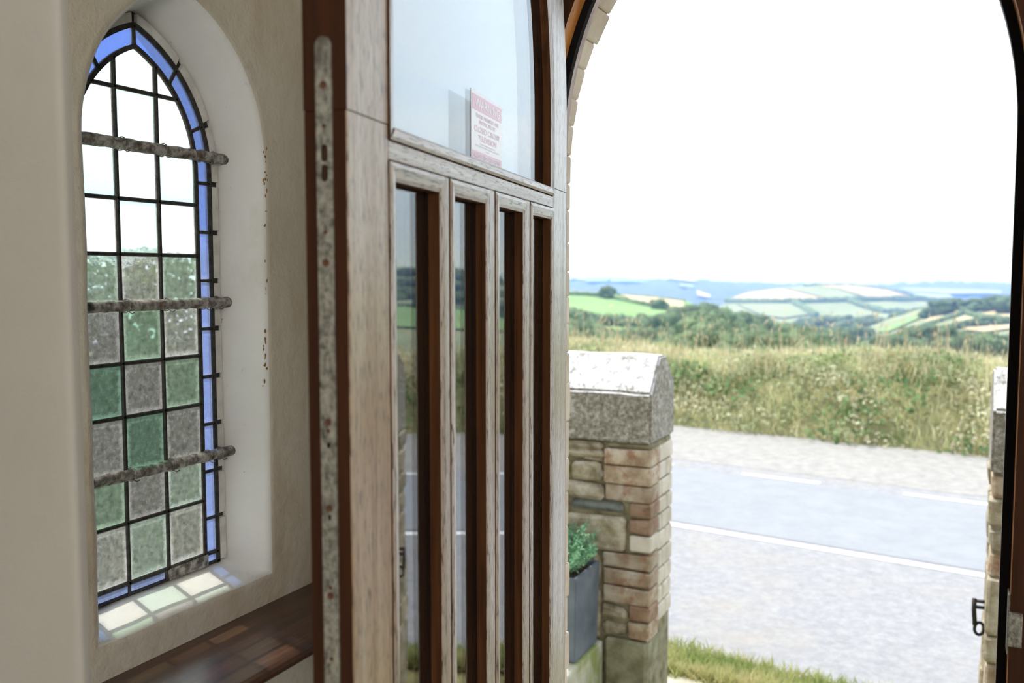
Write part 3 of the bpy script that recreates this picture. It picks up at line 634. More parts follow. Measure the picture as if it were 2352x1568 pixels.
# warning sign stuck to the outer sheet of glass
sign = empty('warning_sign', (0, 0, 0), label='white and red closed circuit television warning sign on the upper door glass', cat='sign')
sign.matrix_world = Matrix.Translation((-0.598, 0.821, 0)) @ Matrix.Rotation(math.pi / 2 + DA, 4, 'Z')
M['sign_w'] = pm('sign_white', [(0.3, (0.66, 0.66, 0.72)), (0.7, (0.70, 0.70, 0.76))], rough=0.4, coat=1.0)
M['sign_r'] = pm('sign_red', [(0.3, (0.52, 0.10, 0.20)), (0.7, (0.56, 0.12, 0.22))], rough=0.4, coat=1.0)
G0, G1, GB, GT = 0.4635, 0.6304, 1.476, 1.590
link('sign_board', box_me('sign_board', (G0, 0.0170, GB), (G1, 0.0178, GT)), M['sign_w'], sign)
link('red_band', box_me('red_band', (G0 + .006, 0.0167, 1.5605), (G1 - .006, 0.0171, 1.584)), M['sign_r'], sign)
link('red_band', box_me('red_band', (G0 + .006, 0.0167, 1.482), (G1 - .006, 0.0171, 1.496)), M['sign_r'], sign)
def letters(txt, zc, hgt, width, mat, q):
    cu = bpy.data.curves.new('lettering', 'FONT'); cu.body = txt; cu.align_x = 'CENTER'; cu.align_y = 'CENTER'; cu.size = 1; cu.offset = 0.012 if hgt > 0.006 else 0
    o = bpy.data.objects.new('lettering', cu); COL.objects.link(o); bpy.context.view_layer.update()
    me = bpy.data.meshes.new_from_object(o.evaluated_get(bpy.context.evaluated_depsgraph_get())); bpy.data.objects.remove(o)
    xs = [v.co.x for v in me.vertices]; ysx = [v.co.y for v in me.vertices]
    kx = width / (max(xs) - min(xs)); ky = hgt / (max(ysx) - min(ysx)); mx_, my_ = (max(xs) + min(xs)) / 2, (max(ysx) + min(ysx)) / 2
    for v in me.vertices: v.co = ((G0 + G1) / 2 + (v.co.x - mx_) * kx, q, zc + (v.co.y - my_) * ky)
    link('lettering', me, mat, sign)
letters('WARNING', 1.5722, 0.0145, 0.132, M['sign_w'], 0.0165)
letters('THESE PREMISES ARE', 1.5525, 0.0062, 0.122, M['sign_r'], 0.0168)
letters('PROTECTED BY', 1.5435, 0.0062, 0.088, M['sign_r'], 0.0168)
letters('CLOSED CIRCUIT', 1.5315, 0.0092, 0.136, M['sign_r'], 0.0168)
letters('TELEVISION', 1.5185, 0.0092, 0.098, M['sign_r'], 0.0168)
letters('IMAGES ARE RECORDED FOR THE', 1.5090, 0.0024, 0.080, M['sign_r'], 0.0168)
letters('PURPOSE OF CRIME PREVENTION AND PUBLIC SAFETY', 1.5050, 0.0024, 0.126, M['sign_r'], 0.0168)
letters('Contact:', 1.5005, 0.0024, 0.020, M['sign_r'], 0.0168)
letters('24 HOUR VIDEO RECORDING', 1.4890, 0.0078, 0.146, M['sign_w'], 0.0165)

# ------------------------------------------------------------------ gate piers
YP = 4.0; PD = 0.355; GZ = -0.80; KP = YP / 3.284
PX = hY(1497, 1000, YP).x
def cap_stone(parent, x0, x1, zb, ze, zr, seed, ox, oy):
    prof = [(YP - 0.012, zb), (YP - 0.012, ze), (YP + 0.125, zr), (YP + PD * 0.62, zr), (YP + PD + 0.01, ze + 0.03), (YP + PD + 0.01, zb)]
    bm = bmesh.new(); nx = 10; L = []
    for i in range(nx + 1):
        x = x0 + (x1 - x0) * i / nx
        L.append([bm.verts.new((x - ox, y - oy, z)) for y, z in prof])
    k = len(prof)
    for i in range(nx):
        for j in range(k): bm.faces.new((L[i][j], L[i][(j + 1) % k], L[i + 1][(j + 1) % k], L[i + 1][j]))
    bm.faces.new(L[0]); bm.faces.new(L[-1])
    bmesh.ops.recalc_face_normals(bm, faces=bm.faces)
    ed = [e for e in bm.edges if e.calc_face_angle(0) > 0.25]
    bmesh.ops.bevel(bm, geom=ed, offset=0.010, segments=2, affect='EDGES')
    rnd = random.Random(seed)
    for v in bm.verts: v.co += Vector((noise.noise(v.co * 9), noise.noise(v.co * 9 + Vector((5, 5, 5))), noise.noise(v.co * 9 + Vector((9, 1, 3))))) * 0.005
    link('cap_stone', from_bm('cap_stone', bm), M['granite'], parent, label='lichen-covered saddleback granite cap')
ZCB = hY(1400, 1014, YP).z; ZCE = hY(1400, 899, YP).z; ZCR = ZCE + 0.165
p1 = empty('gate_pier', (-1.55, YP + 0.15, GZ), label='brick and rubble gate pier left of the gap with grey planter against it', cat='gate pier', group='gate piers by the road')
OX, OY = -1.55, YP + 0.15
def pl(x, y, z): return (x - OX, y - OY, z - GZ)
X0P = PX - 0.72
def pblock(par, name, x0, x1, y0, y1, z0, z1, mat, bev=0.007, jit=0.004, seed=0, loc=pl):
    link(name, box_me(name, loc(x0, y0, z0), loc(x1, y1, z1), bev, jit, seed), mat, par)
link('mortar_core', box_me('mortar_core', pl(X0P, YP + 0.026, GZ), pl(PX - 0.010, YP + PD - 0.008, ZCB - 0.004), 0.006), M['mortar'], p1)
_cap = empty('tmp'); bpy.data.objects.remove(_cap)
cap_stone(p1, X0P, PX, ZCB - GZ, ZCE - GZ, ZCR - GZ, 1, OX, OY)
front = [  # px x0,x1,y0,y1, material, proud
    (1230, 1386, 1012, 1029, 'rubble', .012), (1230, 1386, 1029, 1047, 'rubble', .0), (1388, 1499, 1014, 1030, 'mortar', .004), (1388, 1500, 1032, 1070, 'brick', .006),
    (1388, 1500, 1073, 1113, 'brick', .004), (1388, 1499, 1116, 1153, 'brick', .004), (1335, 1384, 1050, 1058, 'rubble', .0), (1314, 1382, 1060, 1101, 'rubble', .012),
    (1250, 1310, 1052, 1098, 'rubble', .0), (1375, 1386, 1078, 1100, 'rubble', -.004), (1240, 1384, 1104, 1143, 'rubble', .006), (1310, 1433, 1150, 1176, 'slate', .004),
    (1220, 1304, 1148, 1178, 'rubble', .0), (1446, 1497, 1157, 1191, 'rustbrick', .004), (1250, 1438, 1181, 1260, 'rubble', .004), (1444, 1496, 1195, 1228, 'rustbrick', .003),
    (1446, 1495, 1233, 1269, 'palebrick', .002), (1384, 1494, 1274, 1307, 'brick', .004), (1386, 1493, 1311, 1346, 'brick', .002), (1384, 1492, 1350, 1388, 'brick', .002),
    (1443, 1489, 1393, 1429, 'rustbrick', .002), (1379, 1438, 1391, 1424, 'rubble', -.004), (1379, 1438, 1428, 1460, 'rubble', -.004), (1441, 1488, 1433, 1472, 'brick', .002),
    (1240, 1378, 1264, 1340, 'rubble', .0), (1240, 1376, 1345, 1460, 'rubble', .0)]
for k, (a, b, c, d, mt, pr) in enumerate(front):
    A, B = hY(a, (c + d) / 2, YP), hY(b, (c + d) / 2, YP); zt, zb = hY((a + b) / 2, c, YP).z, hY((a + b) / 2, d, YP).z
    nm = 'stone' if mt in ('rubble', 'slate', 'mortar') else 'brick'
    x1 = min(B.x, PX - 0.0005)
    pblock(p1, nm, A.x, PX if b > 1486 else x1, YP - pr, YP + 0.135, zb, zt, M[mt], 0.007 if nm == 'brick' else 0.017, 0.004 if nm == 'brick' else 0.010, k)
def side_bricks(par, xa, xb, ztop, zbot, seed, loc, ya0):
    rnd = random.Random(seed); z = ztop - 0.03; k = 0
    while z - 0.08 > zbot:
        h_ = rnd.uniform(0.072, 0.083); y = ya0
        cuts = [ya0, YP + 0.25 + rnd.uniform(-.02, .02), YP + PD] if k % 2 else [ya0, YP + 0.195 + rnd.uniform(-.02, .02), YP + PD]
        for a, b in zip(cuts, cuts[1:]): pblock(par, 'brick', xa, xb, a + 0.004, b - 0.004, z - h_, z, M['palebrick'], 0.006, 0.0025, seed * 50 + k, loc)  # side face paler than the front: sky and road bounce put into its colour
        z -= h_ + 0.008; k += 1
side_bricks(p1, PX - 0.09, PX - 0.001, ZCB, hY(1440, 1470, YP).z, 3, pl, YP + 0.137)
zbb = hY(1440, 1468, YP).z
pblock(p1, 'base_stone', PX - 0.225, PX - 0.012, YP - 0.008, YP + PD - 0.01, GZ + 0.001, zbb - 0.004, M['base'], 0.014, 0.006, 77)
# right pier
RX = hY(2276, 900, YP + PD).x
p2 = empty('gate_pier', (RX + 0.3, YP + 0.15, GZ), label='gate pier at the right jamb of the doorway, carrying the iron latch', cat='gate pier', group='gate piers by the road')
pr_ = lambda x, y, z: (x - RX - 0.3, y - OY, z - GZ)
link('mortar_core', box_me('mortar_core', pr_(RX + 0.012, YP + 0.012, GZ), pr_(RX + 0.6, YP + PD - 0.008, ZCB - 0.004), 0.006), M['mortar'], p2)
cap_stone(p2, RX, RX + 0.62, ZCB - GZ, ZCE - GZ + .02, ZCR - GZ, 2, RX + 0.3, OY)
rnd = random.Random(8); z = ZCB - 0.002; k = 0
while z > GZ + 0.08:
    h_ = rnd.uniform(0.09, 0.12); big = k in (4, 8)
    if big: h_ = 0.24
    pblock(p2, 'stone', RX + rnd.uniform(-.004, .006), RX + rnd.uniform(.10, .2), YP - rnd.uniform(0, .006), YP + (PD - .01 if big else 0.17), z - h_ + 0.008, z, M['rubble'] if k % 3 else M['brick'], 0.010, 0.005, 300 + k, pr_)
    pblock(p2, 'stone', RX + 0.215, RX + 0.6, YP - rnd.uniform(0, .006), YP + PD * 0.5, z - h_ + 0.008, z, M['rubble'], 0.010, 0.005, 330 + k, pr_)
    if not big: pblock(p2, 'stone', RX + rnd.uniform(-.004, .004), RX + 0.1, YP + 0.18, YP + PD, z - h_ + 0.008, z, M['rubble'], 0.010, 0.005, 360 + k, pr_)
    z -= h_; k += 1
# iron gate latch on the right pier
YL = YP + 0.13
la = empty('gate_latch', tuple(hY(2250, 1410, YL)), label='black iron gate latch fixed to the right gate pier', cat='latch')
lo = lambda px, py: hY(px, py, YL) - la.location
M['latch'] = pm('black_iron', [(0.3, (0.02, 0.018, 0.017)), (0.7, (0.05, 0.045, 0.045))], nscale=60, rough=0.6, metal=0.4)
link('latch_bar', tube_me('latch_bar', [lo(2238, 1374), lo(2237, 1400), lo(2239, 1435)], 0.009, 8), M['latch'], la, smooth=True)
link('prong', tube_me('prong', [lo(2238, 1379), lo(2272, 1383)], 0.0075, 8), M['latch'], la, smooth=True)
link('prong', tube_me('prong', [lo(2238, 1393), lo(2272, 1397)], 0.0075, 8), M['latch'], la, smooth=True)
link('ring', tube_me('ring', [lo(2249 + 11 * math.cos(a), 1443 + 14 * math.sin(a)) for a in [2 * math.pi * k / 18 for k in range(19)]], 0.0065, 7), M['latch'], la, smooth=True)

# ------------------------------------------------------------------ planter on its plinth
pa = hY(1376, 1472, YP - 0.03); PLX, PLZ = pa.x, pa.z
pb = hX(1322, 1523, PLX); PLY0, PLY1 = pb.y, YP - 0.03; wpl = PLY1 - PLY0
zt = hX(1322, 1331, PLX).z
pt = empty('planter', (PLX - wpl / 2, (PLY0 + PLY1) / 2, PLZ), label='tall square slate-grey planter on a mossy ledge', cat='planter')
hw_ = wpl / 2; H_ = zt - PLZ; b_ = 0.985
ringp = lambda r, z: [(-r, -r, z), (r, -r, z), (r, r, z), (-r, r, z)]
V = ringp(hw_ * 0.95, 0.001) + ringp(hw_, H_) + ringp(hw_ - 0.016, H_) + ringp(hw_ - 0.018, H_ - 0.05)
Fc = [(0, 1, 2, 3)] + [(4 * i + k, 4 * i + (k + 1) % 4, 4 * i + 4 + (k + 1) % 4, 4 * i + 4 + k) for i in range(3) for k in range(4)] + [(12, 13, 14, 15)]
me = mesh('pot', V, Fc); bm = bmesh.new(); bm.from_mesh(me); bmesh.ops.bevel(bm, geom=[e for e in bm.edges if e.calc_face_angle(0) > 0.6], offset=0.004, segments=2, affect='EDGES'); bm.to_mesh(me); bm.free()
link('pot', me, M['planter'], pt)
link('soil', box_me('soil', (-hw_ + .02, -hw_ + .02, H_ - 0.06), (hw_ - .02, hw_ - .02, H_ - 0.02), 0.005), M['soil'], pt)
def blades(name, N, fn, mat, seed, parent=None, **kw):
    """many small leaf or grass blades in one mesh; fn(rng)->(base, tip, width, bend)"""
    rng = random.Random(seed); V = np.zeros((N * 5, 3)); Fc = []
    for i in range(N):
        b, t, w, cv = fn(rng); b, t = Vector(b), Vector(t); d = (t - b); sd = d.cross(Vector((rng.uniform(-1, 1), rng.uniform(-1, 1), rng.uniform(-.3, .3)))).normalized() * w / 2
        m_ = b.lerp(t, 0.55) + Vector((cv[0], cv[1], cv[2]))
        k = 5 * i; V[k] = b - sd * 0.6; V[k + 1] = b + sd * 0.6; V[k + 2] = m_ + sd; V[k + 3] = m_ - sd; V[k + 4] = t
        Fc += [(k, k + 1, k + 2, k + 3), (k + 3, k + 2, k + 4)]
    me = bpy.data.meshes.new(name); me.from_pydata(V.tolist(), [], Fc); me.update()
    return link(name, me, mat, parent, **kw)
pln = empty('shrub', (pt.location.x, pt.location.y, zt - 0.03), label='small blue-green feathery shrub growing in the grey planter', cat='plant')
sprigs = []
rs = random.Random(3)
for i in range(110):
    a = rs.uniform(0, 6.28); r = rs.uniform(0, 0.115); ln = rs.uniform(0.09, 0.21); tip = Vector((math.cos(a) * r * 1.9, math.sin(a) * r * 1.9, ln * 1.0)); sprigs.append((Vector((math.cos(a) * r * 0.6, math.sin(a) * r * 0.5, 0)), tip))
for i, (a, b) in enumerate(sprigs[:24]): link('stem', tube_me('stem', [a, a.lerp(b, 0.5) + Vector((0, 0, 0.01)), b], [0.002, 0.0018, 0.001], 5), M['plant'], pln)
def leaf_fn(r):
    a, b = r.choice(sprigs); t = r.uniform(0.2, 1.05); p = a.lerp(b, t); d = Vector((r.gauss(0, 1), r.gauss(0, 1), r.gauss(0.5, 0.8))).normalized() * r.uniform(0.012, 0.03)
    return p, p + d, r.uniform(0.004, 0.008), (0, 0, 0.002)
blades('foliage', 6500, leaf_fn, M['plant'], 5, pln, kind='stuff')
link('plinth', box_me('plinth', (PLX - wpl - 0.3, 2.3, GZ), (PLX + 0.012, YP - 0.006, PLZ), 0.012, 0.003, 5, 2), M['concrete'], label='low pale concrete ledge with green moss under the planter', cat='ledge')

# ------------------------------------------------------------------ ground, road
RZ = HC - 2.2
A, B = hZ(1545, 1205, RZ), hZ(2257, 1322, RZ)
ra = (B - A).normalized(); rb = Vector((-ra.y, ra.x, 0))
if rb.y < 0: rb = -rb
def rc(a, b, z=RZ): p = A + ra * a + rb * b; return Vector((p.x, p.y, z))
def bof(px, py): return (hZ(px, py, RZ) - A).dot(rb)
def aof(px, py): return (hZ(px, py, RZ) - A).dot(ra)
B_near, B_dash, B_hedge = bof(1600, 1530), bof(1705, 1088), bof(1700, 992)
B_grav = B_dash + 0.35
def strip(name, b0, b1, a0=-30, a1=60, na=45, nb=6, dz=0.0, wob=0.0):
    V = []; Fc = []
    for i in range(na + 1):
        for j in range(nb + 1):
            a = a0 + (a1 - a0) * i / na; b = b0 + (b1 - b0) * j / nb
            if wob and j in (0, nb): b += wob * noise.noise(Vector((a * 0.8, j, 3)))
            V.append(rc(a, b, RZ + dz))
    for i in range(na):
        for j in range(nb): k = i * (nb + 1) + j; Fc.append((k, k + 1, k + nb + 2, k + nb + 1))
    return mesh(name, V, Fc)
road = link('road', strip('road', B_near - 0.6, B_grav + 0.3), M['asphalt'], kind='structure', label='pale sunlit asphalt road beyond the gateway')
link('lane', strip('lane', 0.12, B_dash - 0.1, dz=0.003), M['lane'], road, label='smoother worn lane between the white lines')
def line(nm, a0, a1, b, w, dz=0.006):
    link(nm, box_me(nm, (0, 0, 0), (1, 1, 1)), M['white'], road); o = COL.objects[-1]
    me = o.data
    for v in me.vertices:
        q = rc(a0 + (a1 - a0) * v.co.x, b + (v.co.y - 0.5) * w, RZ + 0.001 + dz * v.co.z); v.co = q
line('solid_line', -30, 60, 0.0, 0.085)
d0, d1, d2 = aof(1705, 1088), aof(1880, 1112), aof(2075, 1135)
for k in range(-4, 18): line('dash_line', d0 + k * (d2 - d0), d0 + k * (d2 - d0) + (d1 - d0), B_dash, 0.075)
link('gravel_layby', strip('gravel_layby', B_grav, B_hedge + 0.8, dz=0.002, wob=0.25), M['gravel'], kind='structure', label='pale gravelly edge between the road and the hedge bank')
# ground from the church down to the road
def edge_y(x):
    k = (x - A.x) / ra.x; p = rc(k, B_near)          # the road's near edge at this x (small shift along the road ignored)
    return p.y + (x - p.x) * ra.y / ra.x
def ground_z(x, y):
    ye = edge_y(x); y0 = YP + PD + 0.16
    if y < y0: return GZ
    t = min(1, (y - y0) / max(0.1, ye - y0)); return GZ + (RZ + 0.015 - GZ) * t ** 1.2
V = []; Fc = []; na, nb = 100, 30
for i in range(na + 1):
    x = -26 + 60 * i / na
    for j in range(nb + 1):
        y = 2.2 + (edge_y(x) + 0.15 * noise.noise(Vector((x * 1.7, 0, 0))) + 0.1 - 2.2) * j / nb
        V.append((x, y, ground_z(x, y) + (0.02 * noise.noise(Vector((x, y, 0)) * 3) if y > YP + PD + .3 and j < nb - 3 else 0) - (0.04 if j == nb else 0)))
for i in range(na):
    for j in range(nb): k = i * (nb + 1) + j; Fc.append((k, k + 1, k + nb + 2, k + nb + 1))
link('ground_verge', mesh('ground_verge', V, Fc), M['verge'], smooth=True, kind='structure', label='ground sloping from the porch down to the road')
link('ground_garden', box_me('ground_garden', (-30, -12, GZ - 0.3), (-1.8, 2.3, GZ - 0.01), 0.01), M['bankearth'], kind='structure', label='garden ground outside the leaded window')
# step stone at the gate
link('step_stone', box_me('step_stone', (PX - 0.06, YP + PD - 0.02, GZ - 0.08), (PX + 0.62, YP + PD + 0.18, GZ + 0.03), 0.03, 0.012, 12, 2), M['concrete'], label='pale stone step in the gap between the gate piers', cat='step')
def verge_fn(r):
    x = r.uniform(-3.2, 3.5); ye = edge_y(x); y = ye + 0.12 - r.random() ** 1.3 * 1.0; q = Vector((x, max(y, YP + PD + .17), 0))
    zz = ground_z(q.x, q.y) - 0.01; h_ = r.uniform(0.03, 0.12)
    return (q.x, q.y, zz), (q.x + r.gauss(0, .04), q.y + r.gauss(0, .04), zz + h_), r.uniform(.004, .009), (r.gauss(0, .01), r.gauss(0, .01), 0)
M['vgrass'] = leafmat('verge_grass', [(0.36, g((132, 156, 84))), (0.5, g((184, 186, 126))), (0.64, g((214, 202, 156)))], 0.25)
blades('verge_grass', 45000, verge_fn, M['vgrass'], 11, label='short green and straw grass along the near edge of the road', cat='grass', kind='stuff')

# ------------------------------------------------------------------ hedge bank across the road
def hb(a):                                   # height of the hedge along the road
    px = 0
    return 0.98 + 0.10 * noise.noise(Vector((a * 0.55, 1.3, 0))) + 0.05 * math.sin(a * 0.9 + 0.5)
V = []; Fc = []; na = 120; prof = [(0.0, -0.03), (0.25, 0.45), (0.5, 0.8), (0.9, 0.93), (1.6, 0.95), (2.4, 0.6), (3.2, 0.0), (6, -1.6)]
for i in range(na + 1):
    a = -14 + 50 * i / na
    for j, (b, h_) in enumerate(prof):
        q = rc(a, B_hedge + b + 0.12 * noise.noise(Vector((a, j, 7))), RZ + h_ * (hb(a) - 0.12) if h_ > 0 else RZ + h_); V.append(q)
k8 = len(prof)
for i in range(na):
    for j in range(k8 - 1): k = i * k8 + j; Fc.append((k, k + 1, k + k8 + 1, k + k8))
link('hedge_bank', mesh('hedge_bank', V, Fc), M['bankearth'], smooth=True, kind='structure', label='earth bank under the wild hedge across the road')
def on_bank(r, top=False):
    a = r.uniform(-9, 26)
    u = r.uniform(0.55, 2.3) if top else r.random() ** 0.85 * 1.6
    if u < 0.5: h_ = u / 0.5 * 0.8
    else: h_ = 0.8 + 0.15 * min(1, (u - 0.5) / 0.4)
    return a, u, h_ * hb(a)
def hleaf(r):
    a, u, h_ = on_bank(r); cl = noise.noise(Vector((a * 1.2, h_ * 2.0, 0)))
    q = rc(a, B_hedge + u - r.uniform(-.05, .16) - 0.28 * cl, RZ + max(0.02, h_ + r.gauss(0.0, 0.06) + 0.10 * cl))
    d = Vector((r.gauss(0, 1), r.gauss(0, 1), r.gauss(0, .7))).normalized() * r.uniform(.03, .075)
    return q, q + d, r.uniform(.025, .05), (0, 0, 0.01)
blades('hedge_leaves', 80000, hleaf, M['hleaf'], 21, label='green leaves of the wild hedge across the road', cat='hedge', kind='stuff')
def hdry(r):
    a, u, h_ = on_bank(r, r.random() < 0.72)
    q = rc(a, B_hedge + u - r.uniform(0, .14), RZ + max(0.0, h_ - 0.08)); ln = r.uniform(.12, .32)
    d = Vector((r.gauss(0, .25), r.gauss(0, .25) - 0.1, 1)).normalized() * ln
    return q, q + d, r.uniform(.006, .013), (r.gauss(0, .03), r.gauss(0, .03), 0)
blades('hedge_grass', 40000, hdry, M['dry'], 22, label='tall straw-coloured grass growing through the hedge across the road', cat='grass', kind='stuff')
def hseed(r):
    a = r.uniform(-9, 26); u = r.uniform(.5, 2.2); base = hb(a) * 0.95
    q = rc(a, B_hedge + u, RZ + base + r.uniform(-.1, .1)); ln = r.uniform(.12, .50) * (1.25 if a < 3 else 0.8)
    if r.random() < 0.5: q = q + Vector((r.gauss(0, .02), r.gauss(0, .02), ln)); ln = r.uniform(.05, .1); w = .02
    else: w = .009
    return q, q + Vector((r.gauss(0, .04), r.gauss(0, .04), ln)), w, (r.gauss(0, .01), 0, 0)
blades('seed_heads', 3000, hseed, M['seed'], 23, label='brown dried seed heads standing above the hedge', cat='plant', kind='stuff')
def bramble(r):
    while True:
        a, u, h_ = on_bank(r)
        if noise.noise(Vector((a * 0.75, h_ * 1.6, 4.2))) > 0.12 and h_ < 0.85: break
    q = rc(a, B_hedge + u - r.uniform(0.02, .30), RZ + max(0.03, h_ + r.gauss(0.0, 0.05)))
    d = Vector((r.gauss(0, 1), r.gauss(0, 1) - .4, r.gauss(0, .7))).normalized() * r.uniform(.05, .11)
    return q, q + d, r.uniform(.045, .08), (0, 0, 0.012)
M['bramble'] = leafmat('bramble_leaf', [(0.36, g((96, 128, 82))), (0.62, g((146, 168, 118)))], 0.35, 1.5)
blades('bramble_leaves', 4500, bramble, M['bramble'], 24, label='broad green bramble leaves low in the hedge across the road', cat='hedge', kind='stuff')
# garden hedge outside the leaded window
def garden(r):
    y = r.uniform(2.7, 5.35); h_ = 1.42 + 0.18 * noise.noise(Vector((y * 1.2, 0, 0))); z = GZ + (h_ - GZ) * r.random() ** 0.8; x = -5.0 + r.gauss(0, .14)
    d = Vector((r.gauss(0, 1), r.gauss(0, 1), r.gauss(0, .8))).normalized() * r.uniform(.04, .09)
    return (x, y, z), Vector((x, y, z)) + d, r.uniform(.03, .06), (0, 0, 0)
gh = empty('garden_hedge', (-5.3, 4.0, GZ), label='clipped green garden hedge seen blurred through the leaded window', cat='hedge')
gb = blades('foliage', 12000, garden, M['garden'], 31, kind='stuff')
gb.parent = gh; gb.matrix_parent_inverse = gh.matrix_basis.inverted()
link('hedge_core', box_me('hedge_core', (-0.55, -1.25, 0), (0.25, 1.3, 1.55), 0.1, 0.05, 3), M['bankearth'], gh)

# ------------------------------------------------------------------ valley, hills, fields
def interp(T, x):
    if x <= T[0][0]: return T[0][1:]
    for p, q in zip(T, T[1:]):
        if x <= q[0]:
            k = (x - p[0]) / (q[0] - p[0]); k = k * k * (3 - 2 * k) * 0.5 + k * 0.5
            return [u + (v - u) * k for u, v in zip(p[1:], q[1:])]
    return T[-1][1:]
class Hill:
    def __init__(s_, name, T, Zb, Zc, mat, label, x0, x1, lump=0.0, nx=120, ny=16):
        s_.T, s_.Zb, s_.Zc = T, Zb, Zc
        V = []; Fc = []; rows_ = [-0.5, -0.2] + [i / ny for i in range(ny + 1)] + ['b1', 'b2']
        for i in range(nx + 1):
            px = x0 + (x1 - x0) * i / nx; cy, by = interp(T, px)
            for r_ in rows_:
                if r_ == 'b1': p = at(px, cy, Zc * 1.15) - Vector((0, 0, Zc * 0.006))
                elif r_ == 'b2': p = at(px, cy, Zc * 1.5) - Vector((0, 0, Zc * 0.05))
                else:
                    p = s_.pt(px, by + (cy - by) * r_)
                    if lump: p.z += lump * (noise.noise(p * (0.9 / lump / 2)) + 0.6 * noise.noise(p * (2.2 / lump / 2)))
                V.append(p)
        k = len(rows_)
        for i in range(nx):
            for j in range(k - 1): q = i * k + j; Fc.append((q, q + 1, q + k + 1, q + k))
        s_.o = link(name, mesh(name, V, Fc), M[mat], smooth=True, kind='structure', label=label)
    def pt(s_, px, py, lift=0.0):
        cy, by = interp(s_.T, px); t = (py - by) / (cy - by)
        D = s_.Zb + (s_.Zc - s_.Zb) * max(-0.6, min(1.0, t)) ** 1 if t > 0 else s_.Zb * (1 + 0.35 * t)
        p = at(px, py, D); p.z += lift; return p
    def field(s_, poly, mat, lift=0.4, label=None):
        bm = bmesh.new(); vs = [bm.verts.new((x, y, 0)) for x, y in poly]; bm.faces.new(vs)
        bmesh.ops.triangulate(bm, faces=bm.faces)
        bmesh.ops.subdivide_edges(bm, edges=bm.edges, cuts=5, use_grid_fill=True)
        for v in bm.verts: v.co = s_.pt(v.co.x, v.co.y, lift)
        o = link('field', from_bm('field', bm), M[mat], s_.o, **({'label': label} if label else {}))
    def hedgerow(s_, line_, h_, w, seed=0):
        pts = []
        for (a, b) in zip(line_, line_[1:]):
            nseg = max(2, int(abs(b[0] - a[0]) + abs(b[1] - a[1])) // 5)
            for i in range(nseg): pts.append(s_.pt(a[0] + (b[0] - a[0]) * i / nseg, a[1] + (b[1] - a[1]) * i / nseg))
        pts.append(s_.pt(*line_[-1])); rr = random.Random(seed)
        pts = [p + Vector((0, 0, h_ * 0.35)) for p in pts]
        link('hedgerow', tube_me('hedgerow', pts, [h_ * rr.uniform(0.55, 1.0) for _ in pts], 7), M['tree'], s_.o)
HF = Hill('hill_far', [(900, 634, 665), (1310, 634, 665), (1450, 629, 665), (1600, 634, 668), (1750, 638, 668), (1850, 631, 668), (2000, 628, 668), (2180, 622, 668), (2320, 629, 668), (2700, 622, 668), (3200, 630, 668), (4200, 626, 668)],
          4200, 6500, 'hill', 'pale blue far ridge along the horizon', 900, 4200)
HF.field([(1940, 640), (2040, 643), (2060, 648), (1942, 647)], 'stubble', 2.0)
HB = Hill('hill_wooded', [(900, 640, 712), (1310, 641, 712), (1400, 637, 712), (1500, 641, 712), (1600, 642, 712), (1700, 646, 712), (1800, 650, 712), (2000, 652, 712), (2150, 646, 712), (2320, 650, 712), (2700, 660, 712), (4200, 660, 712)],
          1500, 2600, 'farwood', 'hazy blue wooded hillside beyond the valley', 900, 4200, lump=6.0, nx=300, ny=30)
HB.field([(1345, 641), (1396, 641), (1397, 652), (1345, 653)], 'green', 8); HB.field([(1403, 641), (1440, 643), (1490, 653), (1403, 653)], 'green', 8)
HB.field([(1307, 640), (1335, 641), (1330, 645), (1307, 645)], 'sage', 8)
HB.field([(1533, 641), (1600, 650), (1598, 653), (1535, 646)], 'stubble', 8); HB.field([(1562, 657), (1596, 662), (1590, 666), (1562, 662)], 'sage', 8)
HB.field([(1600, 674), (1632, 686), (1630, 692), (1602, 686)], 'stubble', 8)
HB.field([(2060, 668), (2140, 669), (2300, 674), (2300, 681), (2180, 682), (2090, 676)], 'sage', 8)
HB.field([(2080, 678), (2180, 684), (2190, 692), (2140, 694)], 'sage', 8)
HM = Hill('hill_middle', [(1500, 735, 770), (1640, 712, 770), (1665, 696, 770), (1690, 682, 770), (1730, 669, 770), (1790, 661, 770), (1850, 656, 770), (1900, 654, 770), (1960, 656, 770), (2040, 666, 770), (2110, 684, 770), (2170, 698, 772), (2260, 712, 775), (2400, 735, 780)],
          600, 1000, 'sage', 'rounded middle hill divided into pale fields by hedgerows', 1500, 2400)
HM.field([(1680, 686), (1720, 673), (1790, 665), (1870, 662), (1920, 668), (1975, 686), (1900, 691), (1770, 693), (1715, 692)], 'stubble', 1.2)
HM.field([(1800, 665), (1870, 661), (1920, 667), (1978, 687), (1900, 689)], 'sage', 2.0)
HM.field([(1872, 656.5), (1955, 657), (2035, 667), (2106, 686), (2010, 689), (1945, 670)], 'stubble', 1.2)
HM.field([(1690, 699), (1815, 699), (1862, 724), (1800, 733), (1750, 726)], 'sage', 1.2)
HM.field([(1842, 701), (1952, 699), (2008, 724), (1950, 738), (1882, 730)], 'sage', 1.2); HM.field([(1985, 698), (2085, 698), (2120, 709), (2050, 716)], 'sage', 1.2)
for k, l_ in enumerate(([(1670, 692), (1700, 695), (1760, 697), (1830, 696), (1900, 694), (1985, 691), (2112, 689), (2150, 694)], [(1822, 698), (1840, 707), (1875, 728)], [(1955, 696), (1990, 708), (2030, 719), (2120, 720)],
                        [(1868, 659), (1930, 668), (1990, 690)], [(1845, 657), (1900, 655), (1960, 657), (2040, 667), (2110, 685)])):
    HM.hedgerow(l_, 4.2 if k < 3 else 2.2, 3, k)
